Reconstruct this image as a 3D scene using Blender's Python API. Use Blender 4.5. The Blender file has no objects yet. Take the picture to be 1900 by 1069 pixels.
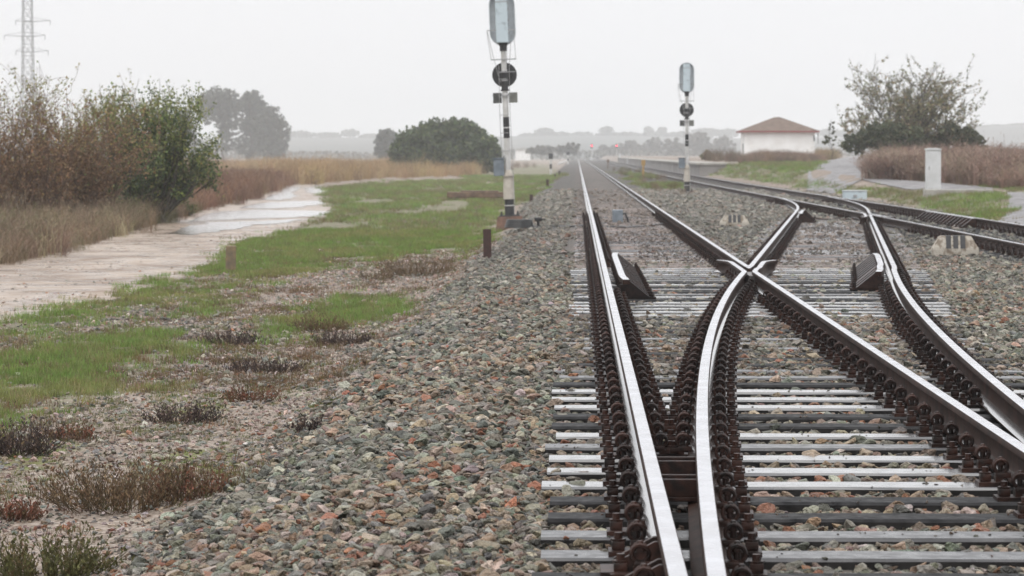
import bpy, bmesh, math, random
import numpy as np
from mathutils import Vector, Matrix
R = math.radians
rng = np.random.default_rng(7)
random.seed(7)
C = bpy.context.scene.collection
scene = bpy.context.scene

# ------------------------------------------------------------------ camera, world, sun, exposure
F, PX0, PY0, CAMH = 5450.0, 1071.0, 287.5, 1.345      # focal length in photo pixels, vanishing point, eye height over the rail tops (z = 0)
YAW = math.atan((PX0 - 950) / F)
PITCH = math.atan((534.5 - PY0) / F)
cam = bpy.data.cameras.new('camera')
cam_o = bpy.data.objects.new('camera', cam); C.objects.link(cam_o)
cam.sensor_width = 36; cam.lens = F / 1900 * 36
cam.clip_start = 0.5; cam.clip_end = 20000
cam_o.location = (0, 0, CAMH)
cam_o.rotation_euler = (R(90) - PITCH, 0, YAW)
cam.dof.use_dof = True; cam.dof.focus_distance = 17.5; cam.dof.aperture_fstop = 8.0
scene.camera = cam_o

world = bpy.data.worlds.new('World'); scene.world = world; world.use_nodes = True
SUN_EL, SUN_AZ = R(62), R(200)
wn, wl = world.node_tree.nodes, world.node_tree.links
bg = wn['Background']; bg.inputs['Strength'].default_value = 0.15
sky = wn.new('ShaderNodeTexSky'); sky.sky_type = 'NISHITA'; sky.sun_disc = False
sky.sun_elevation = SUN_EL; sky.sun_rotation = SUN_AZ
sky.air_density = 1.0; sky.dust_density = 6.0; sky.ozone_density = 1.0
tc = wn.new('ShaderNodeTexCoord'); sep = wn.new('ShaderNodeSeparateXYZ')
wl.new(tc.outputs['Generated'], sep.inputs[0])
ramp = wn.new('ShaderNodeValToRGB')                  # overcast cloud deck: brighter overhead than at the horizon
ramp.color_ramp.elements[0].position = 0.0; ramp.color_ramp.elements[0].color = (6.05, 6.12, 6.3, 1)
ramp.color_ramp.elements[1].position = 0.8; ramp.color_ramp.elements[1].color = (12.6, 12.7, 12.9, 1)
wl.new(sep.outputs['Z'], ramp.inputs[0])
mixw = wn.new('ShaderNodeMixRGB'); mixw.inputs[0].default_value = 0.93
wl.new(sky.outputs[0], mixw.inputs[1]); wl.new(ramp.outputs[0], mixw.inputs[2])
wl.new(mixw.outputs[0], bg.inputs['Color'])

sun = bpy.data.lights.new('sun', 'SUN'); sun.energy = 0.9; sun.angle = R(50); sun.color = (1, 0.985, 0.96)
sun_o = bpy.data.objects.new('sun', sun); C.objects.link(sun_o)
sun_o.rotation_euler = (R(90) - SUN_EL, 0, R(180) - SUN_AZ)
scene.view_settings.view_transform = 'Standard'; scene.view_settings.look = 'None'
scene.view_settings.exposure = 0.0; scene.view_settings.gamma = 1.0
scene.cycles.volume_bounces = 1
scene.cycles.max_bounces = 6
scene.cycles.transparent_max_bounces = 8
HAZE_DENSITY = 0.00045

# ------------------------------------------------------------------ helpers
def sm(a, b, x):
    t = np.clip((x - a) / (b - a), 0, 1); return t * t * (3 - 2 * t)
def _h(i, j, s):
    n = (i.astype(np.int64) * 374761393 + j.astype(np.int64) * 668265263 + s * 1442695041) & 0x7fffffff
    n = ((n ^ (n >> 13)) * 1274126177) & 0x7fffffff
    return ((n ^ (n >> 16)) & 0xffff) / 65535.0
def vn(x, y, s=0):
    x = np.asarray(x, float); y = np.asarray(y, float)
    i, j = np.floor(x), np.floor(y); fx, fy = x - i, y - j
    fx = fx * fx * (3 - 2 * fx); fy = fy * fy * (3 - 2 * fy)
    i = i.astype(np.int64); j = j.astype(np.int64)
    a = _h(i, j, s); b = _h(i + 1, j, s); c = _h(i, j + 1, s); d = _h(i + 1, j + 1, s)
    return (a * (1 - fx) + b * fx) * (1 - fy) + (c * (1 - fx) + d * fx) * fy
def fbm(x, y, s=0, o=3):
    v, a, t = 0, 0.5, 0
    for k in range(o):
        v = v + a * vn(x * 2 ** k, y * 2 ** k, s + k); t += a; a *= 0.5
    return v / t
# camera projection in photo pixels
cy, sy, cp, sp = math.cos(YAW), math.sin(YAW), math.cos(PITCH), math.sin(PITCH)
def proj(X, Y, Z):
    X = np.asarray(X, float); Y = np.asarray(Y, float); Z = np.asarray(Z, float) - CAMH
    xr = X * cy + Y * sy; yf = -X * sy + Y * cy
    d = yf * cp - Z * sp; u = yf * sp + Z * cp
    d = np.maximum(d, 0.1)
    return 950 + F * xr / d, 534.5 - F * u / d
def ray(px, py):
    a, b = (px - 950) / F, (534.5 - py) / F
    yf, z = cp + b * sp, -sp + b * cp
    return Vector((a * cy - yf * sy, a * sy + yf * cy, z))
def on_plane(px, py, z):
    r = ray(px, py); t = (z - CAMH) / r.z
    return Vector((r.x * t, r.y * t, z))
def at_dist(px, Y):                       # the plan position under photo column px at distance Y
    r = ray(px, PY0); return r.x / r.y * Y
def scale_at(Y): return F / Y
def inpoly(x, y, poly):
    x = np.asarray(x, float); y = np.asarray(y, float); r = np.zeros(x.shape, bool)
    n = len(poly)
    for i in range(n):
        x1, y1 = poly[i]; x2, y2 = poly[(i + 1) % n]
        if y1 == y2: continue
        c = ((y1 > y) != (y2 > y)) & (x < (x2 - x1) * (y - y1) / (y2 - y1) + x1)
        r ^= c
    return r

class MB:
    def __init__(s): s.v = []; s.f = []; s.m = []; s.sm = []
    def add(s, vs, fs, m=0, smooth=False):
        o = len(s.v); s.v += [tuple(p) for p in vs]
        for f in fs: s.f.append(tuple(i + o for i in f)); s.m.append(m); s.sm.append(smooth)
    def box(s, x0, x1, y0, y1, z0, z1, m=0, b=0.0):
        if b <= 0:
            vs = [(x, y, z) for z in (z0, z1) for y in (y0, y1) for x in (x0, x1)]
            s.add(vs, [(0, 2, 3, 1), (4, 5, 7, 6), (0, 1, 5, 4), (2, 6, 7, 3), (0, 4, 6, 2), (1, 3, 7, 5)], m); return
        bm = bmesh.new(); bmesh.ops.create_cube(bm, size=1)
        for v in bm.verts: v.co = Vector(((x0 + x1) / 2 + v.co.x * (x1 - x0), (y0 + y1) / 2 + v.co.y * (y1 - y0), (z0 + z1) / 2 + v.co.z * (z1 - z0)))
        bmesh.ops.bevel(bm, geom=bm.edges[:], offset=b, segments=2, affect='EDGES', profile=0.5)
        bm.verts.index_update()
        s.add([v.co for v in bm.verts], [[v.index for v in f.verts] for f in bm.faces], m); bm.free()
    def prism(s, poly, y0, y1, m=0):       # polygon in x,z extruded along y
        n = len(poly)
        vs = [(x, y0, z) for x, z in poly] + [(x, y1, z) for x, z in poly]
        fs = [tuple(range(n)), tuple(range(2 * n - 1, n - 1, -1))] + [(i, i + n, (i + 1) % n + n, (i + 1) % n) for i in range(n)]
        s.add(vs, fs, m)
    def slab(s, poly, z0, z1, m=0):        # polygon in x,y extruded along z
        n = len(poly)
        vs = [(x, y, z0) for x, y in poly] + [(x, y, z1) for x, y in poly]
        fs = [tuple(range(n - 1, -1, -1)), tuple(range(n, 2 * n))] + [(i, (i + 1) % n, (i + 1) % n + n, i + n) for i in range(n)]
        s.add(vs, fs, m)
    def tube(s, pts, rad, n=8, m=0, caps=True):
        pts = [Vector(p) for p in pts]
        rads = rad if isinstance(rad, (list, tuple)) else [rad] * len(pts)
        vs, fs = [], []
        ref = None
        for i, p in enumerate(pts):
            t = (pts[min(i + 1, len(pts) - 1)] - pts[max(i - 1, 0)])
            if t.length < 1e-9: t = Vector((0, 0, 1))
            t.normalize()
            if ref is None: ref = Vector((1, 0, 0)) if abs(t.x) < 0.9 else Vector((0, 1, 0))
            a = (ref - t * ref.dot(t)).normalized(); b = t.cross(a); ref = a
            for k in range(n):
                q = 2 * math.pi * k / n
                vs.append(p + (a * math.cos(q) + b * math.sin(q)) * rads[i])
        for i in range(len(pts) - 1):
            for k in range(n):
                fs.append((i * n + k, i * n + (k + 1) % n, (i + 1) * n + (k + 1) % n, (i + 1) * n + k))
        if caps:
            fs.append(tuple(range(n - 1, -1, -1))); fs.append(tuple((len(pts) - 1) * n + k for k in range(n)))
        s.add(vs, fs, m, True)
    def lathe(s, prof, c=(0, 0), n=20, m=0, axis='z', o=0.0):   # prof: (radius, height)
        vs, fs = [], []
        for r, h in prof:
            for k in range(n):
                q = 2 * math.pi * k / n; a, b = r * math.cos(q), r * math.sin(q)
                vs.append((c[0] + a, c[1] + b, h) if axis == 'z' else (c[0] + a, h, c[1] + b))
        for i in range(len(prof) - 1):
            for k in range(n):
                f = (i * n + k, i * n + (k + 1) % n, (i + 1) * n + (k + 1) % n, (i + 1) * n + k)
                fs.append(f if axis == 'z' else f[::-1])
        a, b = tuple(range(n - 1, -1, -1)), tuple((len(prof) - 1) * n + k for k in range(n))
        fs += [a, b] if axis == 'z' else [a[::-1], b[::-1]]
        s.add(vs, fs, m, True)
    def torus(s, c, R0, r0, n=14, k=6, axis='y', a0=0, a1=2 * math.pi, m=0):
        pts = []
        full = a1 - a0 > 6.2
        for i in range(n + 1):
            q = a0 + (a1 - a0) * i / n
            p = (R0 * math.cos(q), R0 * math.sin(q))
            pts.append((c[0] + p[0], c[1], c[2] + p[1]) if axis == 'y' else ((c[0] + p[0], c[1] + p[1], c[2]) if axis == 'z' else (c[0], c[1] + p[0], c[2] + p[1])))
        s.tube(pts, r0, k, m, not full)
    def mesh(s, name, mats):
        me = bpy.data.meshes.new(name); me.from_pydata(s.v, [], s.f)
        for mt in (mats if isinstance(mats, (list, tuple)) else [mats]): me.materials.append(mt)
        me.polygons.foreach_set('material_index', s.m)
        me.polygons.foreach_set('use_smooth', s.sm)
        me.update()
        if any(s.sm): me.set_sharp_from_angle(angle=R(40))
        return me
    def obj(s, name, mats, parent=None, loc=(0, 0, 0), rz=0):
        return link(name, s.mesh(name, mats), parent, loc, rz)
def link(name, me, parent=None, loc=(0, 0, 0), rz=0):
    o = bpy.data.objects.new(name, me); C.objects.link(o)
    o.location = loc; o.rotation_euler = (0, 0, rz)
    if parent: o.parent = parent
    return o
def tag(o, label, cat, group=None):
    o['label'] = label; o['category'] = cat
    if group: o['group'] = group
    return o
def thing(name, label, cat, loc=(0, 0, 0), rz=0, group=None):
    return tag(link(name, None, None, loc, rz), label, cat, group)
def kind(o, k): o['kind'] = k; return o
def npmesh(name, V, quads, mats, tris=None, mi=None, fcol=None, smooth=False):
    me = bpy.data.meshes.new(name)
    V = np.asarray(V, np.float32).reshape(-1, 3)
    q = np.asarray(quads if quads is not None else np.zeros((0, 4)), np.int32).reshape(-1, 4)
    t = np.asarray(tris if tris is not None else np.zeros((0, 3)), np.int32).reshape(-1, 3)
    nq, nt = len(q), len(t)
    me.vertices.add(len(V)); me.vertices.foreach_set('co', V.ravel())
    me.loops.add(nq * 4 + nt * 3); me.loops.foreach_set('vertex_index', np.concatenate([q.ravel(), t.ravel()]))
    me.polygons.add(nq + nt)
    me.polygons.foreach_set('loop_start', np.concatenate([np.arange(nq) * 4, nq * 4 + np.arange(nt) * 3]).astype(np.int32))
    for m in (mats if isinstance(mats, (list, tuple)) else [mats]): me.materials.append(m)
    if mi is not None: me.polygons.foreach_set('material_index', np.asarray(mi, np.int32))
    me.polygons.foreach_set('use_smooth', np.full(nq + nt, smooth))
    if fcol is not None:
        a = me.attributes.new('col', 'FLOAT_COLOR', 'FACE')
        fc = np.ones((nq + nt, 4), np.float32); fc[:, :3] = fcol; a.data.foreach_set('color', fc.ravel())
    me.update(calc_edges=True); return me

# ------------------------------------------------------------------ materials
def pmat(name, col, rough=0.6, metal=0.0, var=0.25, scale=4.0, col2=None, bump=0.0, bscale=None, coat=0.0, spec=0.5, coatr=0.08, detail=4.0, rvar=0.0, contrast=(0.35, 0.65)):
    m = bpy.data.materials.new(name); m.use_nodes = True
    n, l = m.node_tree.nodes, m.node_tree.links; b = n['Principled BSDF']
    t = n.new('ShaderNodeTexCoord'); nz = n.new('ShaderNodeTexNoise'); nz.inputs['Scale'].default_value = scale; nz.inputs['Detail'].default_value = detail
    l.new(t.outputs['Object'], nz.inputs['Vector'])
    rp = n.new('ShaderNodeValToRGB'); c2 = col2 if col2 else tuple(c * (1 - var) for c in col)
    rp.color_ramp.elements[0].position = contrast[0]; rp.color_ramp.elements[1].position = contrast[1]
    rp.color_ramp.elements[0].color = (*c2, 1); rp.color_ramp.elements[1].color = (*col, 1)
    l.new(nz.outputs['Fac'], rp.inputs[0]); l.new(rp.outputs[0], b.inputs['Base Color'])
    b.inputs['Roughness'].default_value = rough; b.inputs['Metallic'].default_value = metal
    b.inputs['Specular IOR Level'].default_value = spec
    b.inputs['Coat Weight'].default_value = coat; b.inputs['Coat Roughness'].default_value = coatr
    if rvar:
        mr = n.new('ShaderNodeMapRange'); mr.inputs[3].default_value = max(0.03, rough - rvar); mr.inputs[4].default_value = rough + rvar
        n2 = n.new('ShaderNodeTexNoise'); n2.inputs['Scale'].default_value = scale * 2.3; l.new(t.outputs['Object'], n2.inputs['Vector'])
        mr.inputs[1].default_value = 0.35; mr.inputs[2].default_value = 0.65
        l.new(n2.outputs['Fac'], mr.inputs[0]); l.new(mr.outputs[0], b.inputs['Roughness'])
    if bump:
        bp = n.new('ShaderNodeBump'); bp.inputs['Strength'].default_value = 1.0; bp.inputs['Distance'].default_value = bump
        n3 = n.new('ShaderNodeTexNoise'); n3.inputs['Scale'].default_value = bscale or scale * 4; n3.inputs['Detail'].default_value = 5
        l.new(t.outputs['Object'], n3.inputs['Vector']); l.new(n3.outputs['Fac'], bp.inputs['Height']); l.new(bp.outputs[0], b.inputs['Normal'])
    return m
def amat(name, atype='GEOMETRY', rough=0.6, spec=0.4, trans=0.0, var=0.0, vscale=30, coat=0.0, bump=0.0):
    """colour from the 'col' attribute (of the instance point or of the leaf face)"""
    m = bpy.data.materials.new(name); m.use_nodes = True
    n, l = m.node_tree.nodes, m.node_tree.links; b = n['Principled BSDF']
    a = n.new('ShaderNodeAttribute'); a.attribute_type = atype; a.attribute_name = 'col'
    src = a.outputs['Color']
    if var:
        t = n.new('ShaderNodeTexCoord'); nz = n.new('ShaderNodeTexNoise'); nz.inputs['Scale'].default_value = vscale; nz.inputs['Detail'].default_value = 4
        l.new(t.outputs['Object'], nz.inputs['Vector'])
        mr = n.new('ShaderNodeMapRange'); mr.inputs[1].default_value = .3; mr.inputs[2].default_value = .7; mr.inputs[3].default_value = 1 - var; mr.inputs[4].default_value = 1 + var
        l.new(nz.outputs['Fac'], mr.inputs[0])
        mx = n.new('ShaderNodeVectorMath'); mx.operation = 'SCALE'
        l.new(src, mx.inputs[0]); l.new(mr.outputs[0], mx.inputs['Scale']); src = mx.outputs[0]
        if bump:
            bp = n.new('ShaderNodeBump'); bp.inputs['Distance'].default_value = bump
            l.new(nz.outputs['Fac'], bp.inputs['Height']); l.new(bp.outputs[0], b.inputs['Normal'])
    l.new(src, b.inputs['Base Color'])
    b.inputs['Roughness'].default_value = rough; b.inputs['Specular IOR Level'].default_value = spec
    b.inputs['Coat Weight'].default_value = coat
    if trans:
        tr = n.new('ShaderNodeBsdfTranslucent'); l.new(src, tr.inputs['Color'])
        mix = n.new('ShaderNodeMixShader'); mix.inputs[0].default_value = trans
        l.new(b.outputs[0], mix.inputs[1]); l.new(tr.outputs[0], mix.inputs[2]); l.new(mix.outputs[0], n['Material Output'].inputs['Surface'])
    return m

M = {}
M['rail_rust'] = pmat('rail_rust', (0.046, 0.024, 0.018), 0.6, 0.0, col2=(0.016, 0.009, 0.007), scale=7, coat=0.0, spec=0.10, bump=0.002, bscale=60)
M['rail_steel'] = pmat('rail_steel', (0.72, 0.72, 0.75), 0.24, 1.0, col2=(0.60, 0.59, 0.61), scale=3, rvar=0.07)
M['rail_foot'] = pmat('wet_rail_foot', (0.10, 0.085, 0.08), 0.22, 0.0, col2=(0.05, 0.035, 0.03), scale=20, coat=1.0, coatr=0.10, spec=0.7, bump=0.001, bscale=40)
M['frog_steel'] = pmat('cast_steel', (0.16, 0.15, 0.145), 0.42, 0.35, col2=(0.07, 0.06, 0.055), scale=8, bump=0.001)
M['fast'] = pmat('fastening_rust', (0.040, 0.018, 0.013), 0.45, 0.0, col2=(0.010, 0.006, 0.005), scale=22, spec=0.22, bump=0.002, bscale=90)
_n, _l = M['fast'].node_tree.nodes, M['fast'].node_tree.links       # every clip has rusted differently
_oi = _n.new('ShaderNodeObjectInfo'); _mr = _n.new('ShaderNodeMapRange'); _mr.inputs[3].default_value = .45; _mr.inputs[4].default_value = 1.35; _l.new(_oi.outputs['Random'], _mr.inputs[0])
_b = _n['Principled BSDF']; _s = _b.inputs['Base Color'].links[0].from_socket; _v = _n.new('ShaderNodeVectorMath'); _v.operation = 'SCALE'; _l.new(_s, _v.inputs[0]); _l.new(_mr.outputs[0], _v.inputs['Scale']); _l.new(_v.outputs[0], _b.inputs['Base Color'])
M['sl_wet'] = pmat('wet_sleeper', (0.085, 0.083, 0.085), 0.16, 0, col2=(0.05, 0.048, 0.05), scale=5, coat=0.75, coatr=0.14, spec=0.7, rvar=0.14)
M['sl_damp'] = pmat('damp_sleeper', (0.060, 0.058, 0.060), 0.36, 0, col2=(0.022, 0.021, 0.024), scale=6, coat=0.25, coatr=0.25, spec=0.4, rvar=0.12, bump=0.003, bscale=25)
M['sl_dull'] = pmat('dull_sleeper', (0.042, 0.041, 0.042), 0.7, 0, col2=(0.014, 0.014, 0.015), scale=9, spec=0.12, rvar=0.12, bump=0.004, bscale=30)
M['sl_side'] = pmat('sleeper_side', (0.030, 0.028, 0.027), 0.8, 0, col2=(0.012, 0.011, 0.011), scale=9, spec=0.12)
M['sl_pink'] = pmat('silted_sleeper', (0.20, 0.155, 0.135), 0.5, 0, col2=(0.09, 0.07, 0.062), scale=4, spec=0.4, rvar=0.15)
M['stone'] = amat('ballast_stone', 'INSTANCER', 0.5, 0.28, var=0.28, vscale=1.6, bump=0.08)
M['grass'] = amat('grass_blade', 'INSTANCER', 0.6, 0.10, trans=0.3)
M['twig'] = amat('dry_stem', 'INSTANCER', 0.7, 0.2, trans=0.12)
M['leaf'] = amat('leaf', 'GEOMETRY', 0.5, 0.35, trans=0.3)
M['bark'] = pmat('bark', (0.10, 0.085, 0.07), 0.85, col2=(0.045, 0.038, 0.03), scale=6, bump=0.02, bscale=12)
M['white_pt'] = pmat('white_paint', (0.62, 0.61, 0.60), 0.45, col2=(0.46, 0.45, 0.43), scale=5)
M['black_pt'] = pmat('black_paint', (0.018, 0.018, 0.02), 0.45, col2=(0.035, 0.034, 0.034), scale=8)
M['blue_grey'] = pmat('pale_blue_grey_paint', (0.50, 0.58, 0.62), 0.4, contrast=(.3, .48), col2=(0.30, 0.35, 0.38), scale=6)
M['blue_grey2'] = pmat('grey_rim_paint', (0.55, 0.58, 0.60), 0.45, col2=(0.45, 0.47, 0.49), scale=5)
M['box_blue'] = pmat('slate_blue_paint', (0.20, 0.23, 0.26), 0.45, col2=(0.13, 0.155, 0.18), scale=7)
M['galv'] = pmat('galvanised_steel', (0.42, 0.42, 0.42), 0.45, 0.5, col2=(0.3, 0.3, 0.3), scale=10)
M['plate'] = pmat('sign_back', (0.10, 0.10, 0.095), 0.5, 0.2, col2=(0.05, 0.05, 0.048), scale=8)
M['plate2'] = pmat('sign_back_pale', (0.21, 0.21, 0.19), 0.5, 0.2, col2=(0.13, 0.13, 0.115), scale=8)
M['rust'] = pmat('rust', (0.060, 0.026, 0.020), 0.7, 0, col2=(0.032, 0.016, 0.014), scale=14, bump=0.003)
M['rust_block'] = pmat('rusty_concrete', (0.20, 0.115, 0.082), 0.85, 0, col2=(0.11, 0.07, 0.055), scale=7, bump=0.01)
M['concrete'] = pmat('concrete', (0.36, 0.34, 0.31), 0.8, 0, col2=(0.24, 0.22, 0.20), scale=5, bump=0.006)
M['conc_lichen'] = pmat('lichened_concrete', (0.23, 0.165, 0.09), 0.85, 0, col2=(0.13, 0.105, 0.075), scale=9, bump=0.008)
M['conc_brown'] = pmat('brown_concrete', (0.19, 0.125, 0.08), 0.85, 0, col2=(0.09, 0.06, 0.045), scale=4, bump=0.01)
M['marker'] = pmat('flaking_whitewash', (0.44, 0.40, 0.34), 0.8, 0, col2=(0.20, 0.16, 0.12), scale=9, bump=0.008, contrast=(0.40, 0.52))
M['cable'] = pmat('cable', (0.014, 0.014, 0.015), 0.45, coat=0.3)
M['white_cab'] = pmat('white_cabinet', (0.64, 0.65, 0.66), 0.5, col2=(0.52, 0.53, 0.53), scale=2.5)
M['white_wall'] = pmat('whitewashed_wall', (0.88, 0.88, 0.87), 0.9, col2=(0.76, 0.75, 0.73), scale=0.8)
M['red_pt'] = pmat('red_paint', (0.26, 0.06, 0.06), 0.7, col2=(0.19, 0.05, 0.05), scale=3)
M['roof'] = pmat('roof_tile', (0.155, 0.11, 0.085), 0.85, col2=(0.11, 0.075, 0.055), scale=2.0, bump=0.02)
M['asphalt'] = pmat('wet_asphalt', (0.17, 0.16, 0.16), 0.55, col2=(0.12, 0.11, 0.11), scale=1.2, spec=0.5, bump=0.01, bscale=40, rvar=0.15)
M['yellow'] = pmat('yellow_paint', (0.42, 0.26, 0.08), 0.6, col2=(0.30, 0.19, 0.07), scale=12)
M['water'] = pmat('puddle_water', (0.20, 0.165, 0.14), 0.16, 0, col2=(0.13, 0.105, 0.085), scale=0.9, coat=1.0, coatr=0.14, spec=0.5, bump=0.003, bscale=16)
M['path'] = pmat('wet_dirt', (0.33, 0.26, 0.205), 0.42, 0, col2=(0.16, 0.105, 0.068), scale=0.75, detail=12, bump=0.010, bscale=24, rvar=0.30, contrast=(0.34, 0.62))
M['lattice'] = pmat('tower_steel', (0.23, 0.24, 0.25), 0.55, 0.3)
M['hill'] = pmat('hill_soil', (0.060, 0.062, 0.05), 0.9, col2=(0.03, 0.036, 0.028), scale=0.006)
def emit(name, col, s):
    m = bpy.data.materials.new(name); m.use_nodes = True; b = m.node_tree.nodes['Principled BSDF']
    b.inputs['Base Color'].default_value = (*col, 1); b.inputs['Emission Color'].default_value = (*col, 1); b.inputs['Emission Strength'].default_value = s; return m
M['red_lamp'] = emit('lit_red_lamp', (1.0, 0.06, 0.10), 9)

# ------------------------------------------------------------------ the lie of the land and of the tracks
XL, XR = 0.325, 2.055
def delta(Y): return (0.0372 * (np.maximum(Y + 0.08, 0))) ** 2
def x_right_left(Y):                      # left rail of the right-hand track
    return np.interp(Y, [0, 45, 60, 75, 92, 110, 135, 176, 240, 400, 1500], [6.76, 6.73, 6.68, 6.57, 6.38, 6.20, 5.98, 5.74, 5.62, 5.50, 5.50])
GAUGE_R = 1.80
def x_div_left(Y):                        # left rail of the crossover
    Y = np.asarray(Y, float); t = Y - 71.5
    return np.where(Y < 35, XL + delta(Y), np.where(Y < 71.5, 2.045 + 0.09 * (Y - 35), 5.33 + 0.09 * t - 0.00196 * t * t))
def x_div_right(Y):
    Y = np.asarray(Y, float)
    a = x_div_left(Y) + 1.735
    return np.where(Y > 80, np.minimum(a, x_right_left(Y) + GAUGE_R - 0.02), a)

ASPH1 = [(1497, 331), (1500, 316), (1540, 298), (1575, 291), (1640, 290), (1622, 300), (1600, 315), (1596, 330), (1660, 334), (1740, 340), (1842, 350), (1838, 356), (1770, 356), (1690, 353), (1600, 345), (1545, 337)]
ASPH2 = [(1842, 418), (1868, 395), (1873, 372), (1868, 358), (2100, 362), (2300, 420), (2300, 470), (1950, 428)]
PATH = [(-700, 690), (-300, 585), (0, 497), (120, 470), (240, 432), (330, 406), (400, 386), (470, 371), (515, 352), (545, 344), (580, 341), (604, 343), (612, 352), (596, 364), (606, 374), (612, 386), (622, 396), (565, 418), (520, 440), (445, 455), (420, 482), (335, 521), (252, 545), (150, 572), (0, 604), (-300, 690), (-700, 830)]
GRASS = [[(600, 350), (690, 340), (890, 333), (905, 345), (935, 372), (930, 402), (905, 432), (868, 466), (745, 470), (642, 490), (560, 505), (430, 530), (300, 556), (150, 590), (-300, 700), (-300, 688), (0, 604), (150, 572), (252, 545), (335, 521), (420, 482), (445, 455), (520, 440), (565, 418), (622, 396), (606, 374), (600, 360)],
         [(-400, 760), (0, 655), (200, 625), (380, 628), (330, 655), (300, 690), (215, 720), (150, 752), (0, 790), (-400, 900)],
         [(475, 612), (560, 580), (660, 556), (745, 553), (742, 580), (640, 600), (560, 625), (500, 630)],
         [(320, 590), (370, 568), (420, 566), (425, 580), (370, 594)],
         [(150, 730), (260, 712), (350, 716), (320, 728), (180, 742)],
         [(905, 347), (960, 330), (1030, 318), (1046, 322), (1012, 345), (990, 374), (950, 380), (937, 374)],
         [(860, 330), (900, 318), (1010, 305), (1040, 318), (1020, 328), (940, 340)]]
MOSS = [[(230, 860), (330, 835), (480, 840), (520, 870), (400, 890), (260, 890)], [(0, 820), (120, 800), (170, 830), (60, 880), (0, 880)], [(290, 760), (420, 735), (400, 780)]]
RGRASS = [[(1302, 322), (1330, 307), (1400, 302), (1500, 301), (1530, 300), (1500, 318), (1495, 332), (1545, 339), (1600, 347), (1690, 355), (1770, 358), (1850, 357), (1873, 372), (1868, 395), (1842, 410), (1700, 384), (1590, 362), (1480, 346), (1390, 334)],
          [(1740, 328), (1830, 330), (2100, 336), (2100, 362), (1868, 356), (1842, 349)]]
CGRASS = [[(1128, 310), (1150, 306), (1205, 322), (1262, 345), (1275, 362), (1240, 366), (1205, 352), (1170, 338)]]
STRAW = [(-600, 560), (-200, 530), (0, 492), (120, 466), (240, 428), (330, 402), (400, 382), (470, 367), (512, 350), (540, 341), (602, 338), (700, 330), (890, 322), (905, 314), (880, 307), (560, 303), (300, 301), (-600, 305)]

def bed(Y): return -0.222 + 0.022 * (sm(19.0, 21, Y) - sm(27.0, 28.6, Y)) + 0.027 * sm(39.2, 42.5, Y)
def gz(X, Y):
    X = np.asarray(X, float); Y = np.asarray(Y, float)
    z = bed(Y)
    z = z + sm(39.2, 42.5, Y) * (1 - sm(150, 200, Y)) * 0.022 * (fbm(X * 1.6, Y * 0.9, 13) - 0.5)
    edge = 0.25 * (fbm(X * 0.0 + 3.1, Y * 0.35, 5) - 0.5)
    left = sm(-0.75, -2.5, X + edge)
    z = z + left * (-0.60 - z)
    rise = 0.30 + 0.50 * sm(95, 150, Y) + 0.28 * sm(150, 255, Y)
    shift = np.interp(Y, [0, 90, 240, 600], [0, 0, -1.0, -1.2])
    z = z + sm(9.6 + shift, 12.2 + shift, X) * rise
    rough = 0.05 * (fbm(X * 1.1, Y * 0.8, 11) - 0.5) * np.where(X < -1.2, sm(-1.2, -2.2, X), sm(10, 11.5, X))
    path_flat = sm(-3.2, -4.2, X)        # flat where the track and the puddles lie
    return z + rough * (1 - path_flat)
def on_ground(px, py):
    r = ray(px, py); z = -0.3
    for _ in range(30):
        t = (z - CAMH) / r.z if r.z < -1e-6 else 400
        z = 0.5 * z + 0.5 * float(gz(r.x * t, r.y * t))
    t = (z - CAMH) / r.z
    return Vector((r.x * t, r.y * t, float(gz(r.x * t, r.y * t))))

def masks(X, Y, Z, jit=0.0):
    px, py = proj(X, Y, Z)
    if jit: q = np.clip((py - 285) / 250, 0.08, 1.2) * jit; px = px + rng.normal(0, 22, px.shape) * q; py = py + rng.normal(0, 9, py.shape) * q
    jx = px + 46 * (fbm(X * 1.3, Y * 0.7, 21) - 0.5); jy = py + 26 * (fbm(X * 1.3, Y * 0.7, 22) - 0.5) * np.clip((py - 290) / 200, 0.05, 1)
    g = np.zeros(X.shape)
    for p in GRASS + RGRASS + CGRASS: g = np.maximum(g, inpoly(jx, jy, p))
    ms = np.zeros(X.shape)
    for p in MOSS: ms = np.maximum(ms, inpoly(jx, jy, p))
    st = inpoly(px, py, STRAW).astype(float)
    lim = np.interp(Y, [0, 20, 45, 70, 100, 300], [-1.95, -1.85, -1.65, -1.45, -1.8, -2.4]) + 0.7 * (fbm(X * 0.9, Y * 0.6, 31) - 0.5)
    shift = np.interp(Y, [0, 90, 240, 600], [0, 0, -1.0, -1.2])
    bal = sm(lim - 0.25, lim + 0.25, X) * (1 - sm(9.4 + shift, 10.0 + shift, X))
    return g, bal, st, ms

def axis(parts):
    out = []
    for a, b, st in parts: out.append(np.arange(a, b, st))
    return np.concatenate(out)
gx = axis([(-3000, -400, 200), (-400, -100, 20), (-100, -30, 4), (-30, -12, 0.6), (-12, 13, 0.2), (13, 36, 0.5), (36, 100, 4), (100, 400, 20), (400, 3001, 200)])
gy = axis([(-30, 6, 2), (6, 60, 0.22), (60, 140, 0.5), (140, 420, 2), (420, 1000, 20), (1000, 4001, 100)])
GX, GY = np.meshgrid(gx, gy)
GZ = gz(GX, GY)
nx, ny = len(gx), len(gy)
idx = np.arange(nx * ny).reshape(ny, nx)
quads = np.stack([idx[:-1, :-1], idx[:-1, 1:], idx[1:, 1:], idx[1:, :-1]], -1).reshape(-1, 4)

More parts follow.
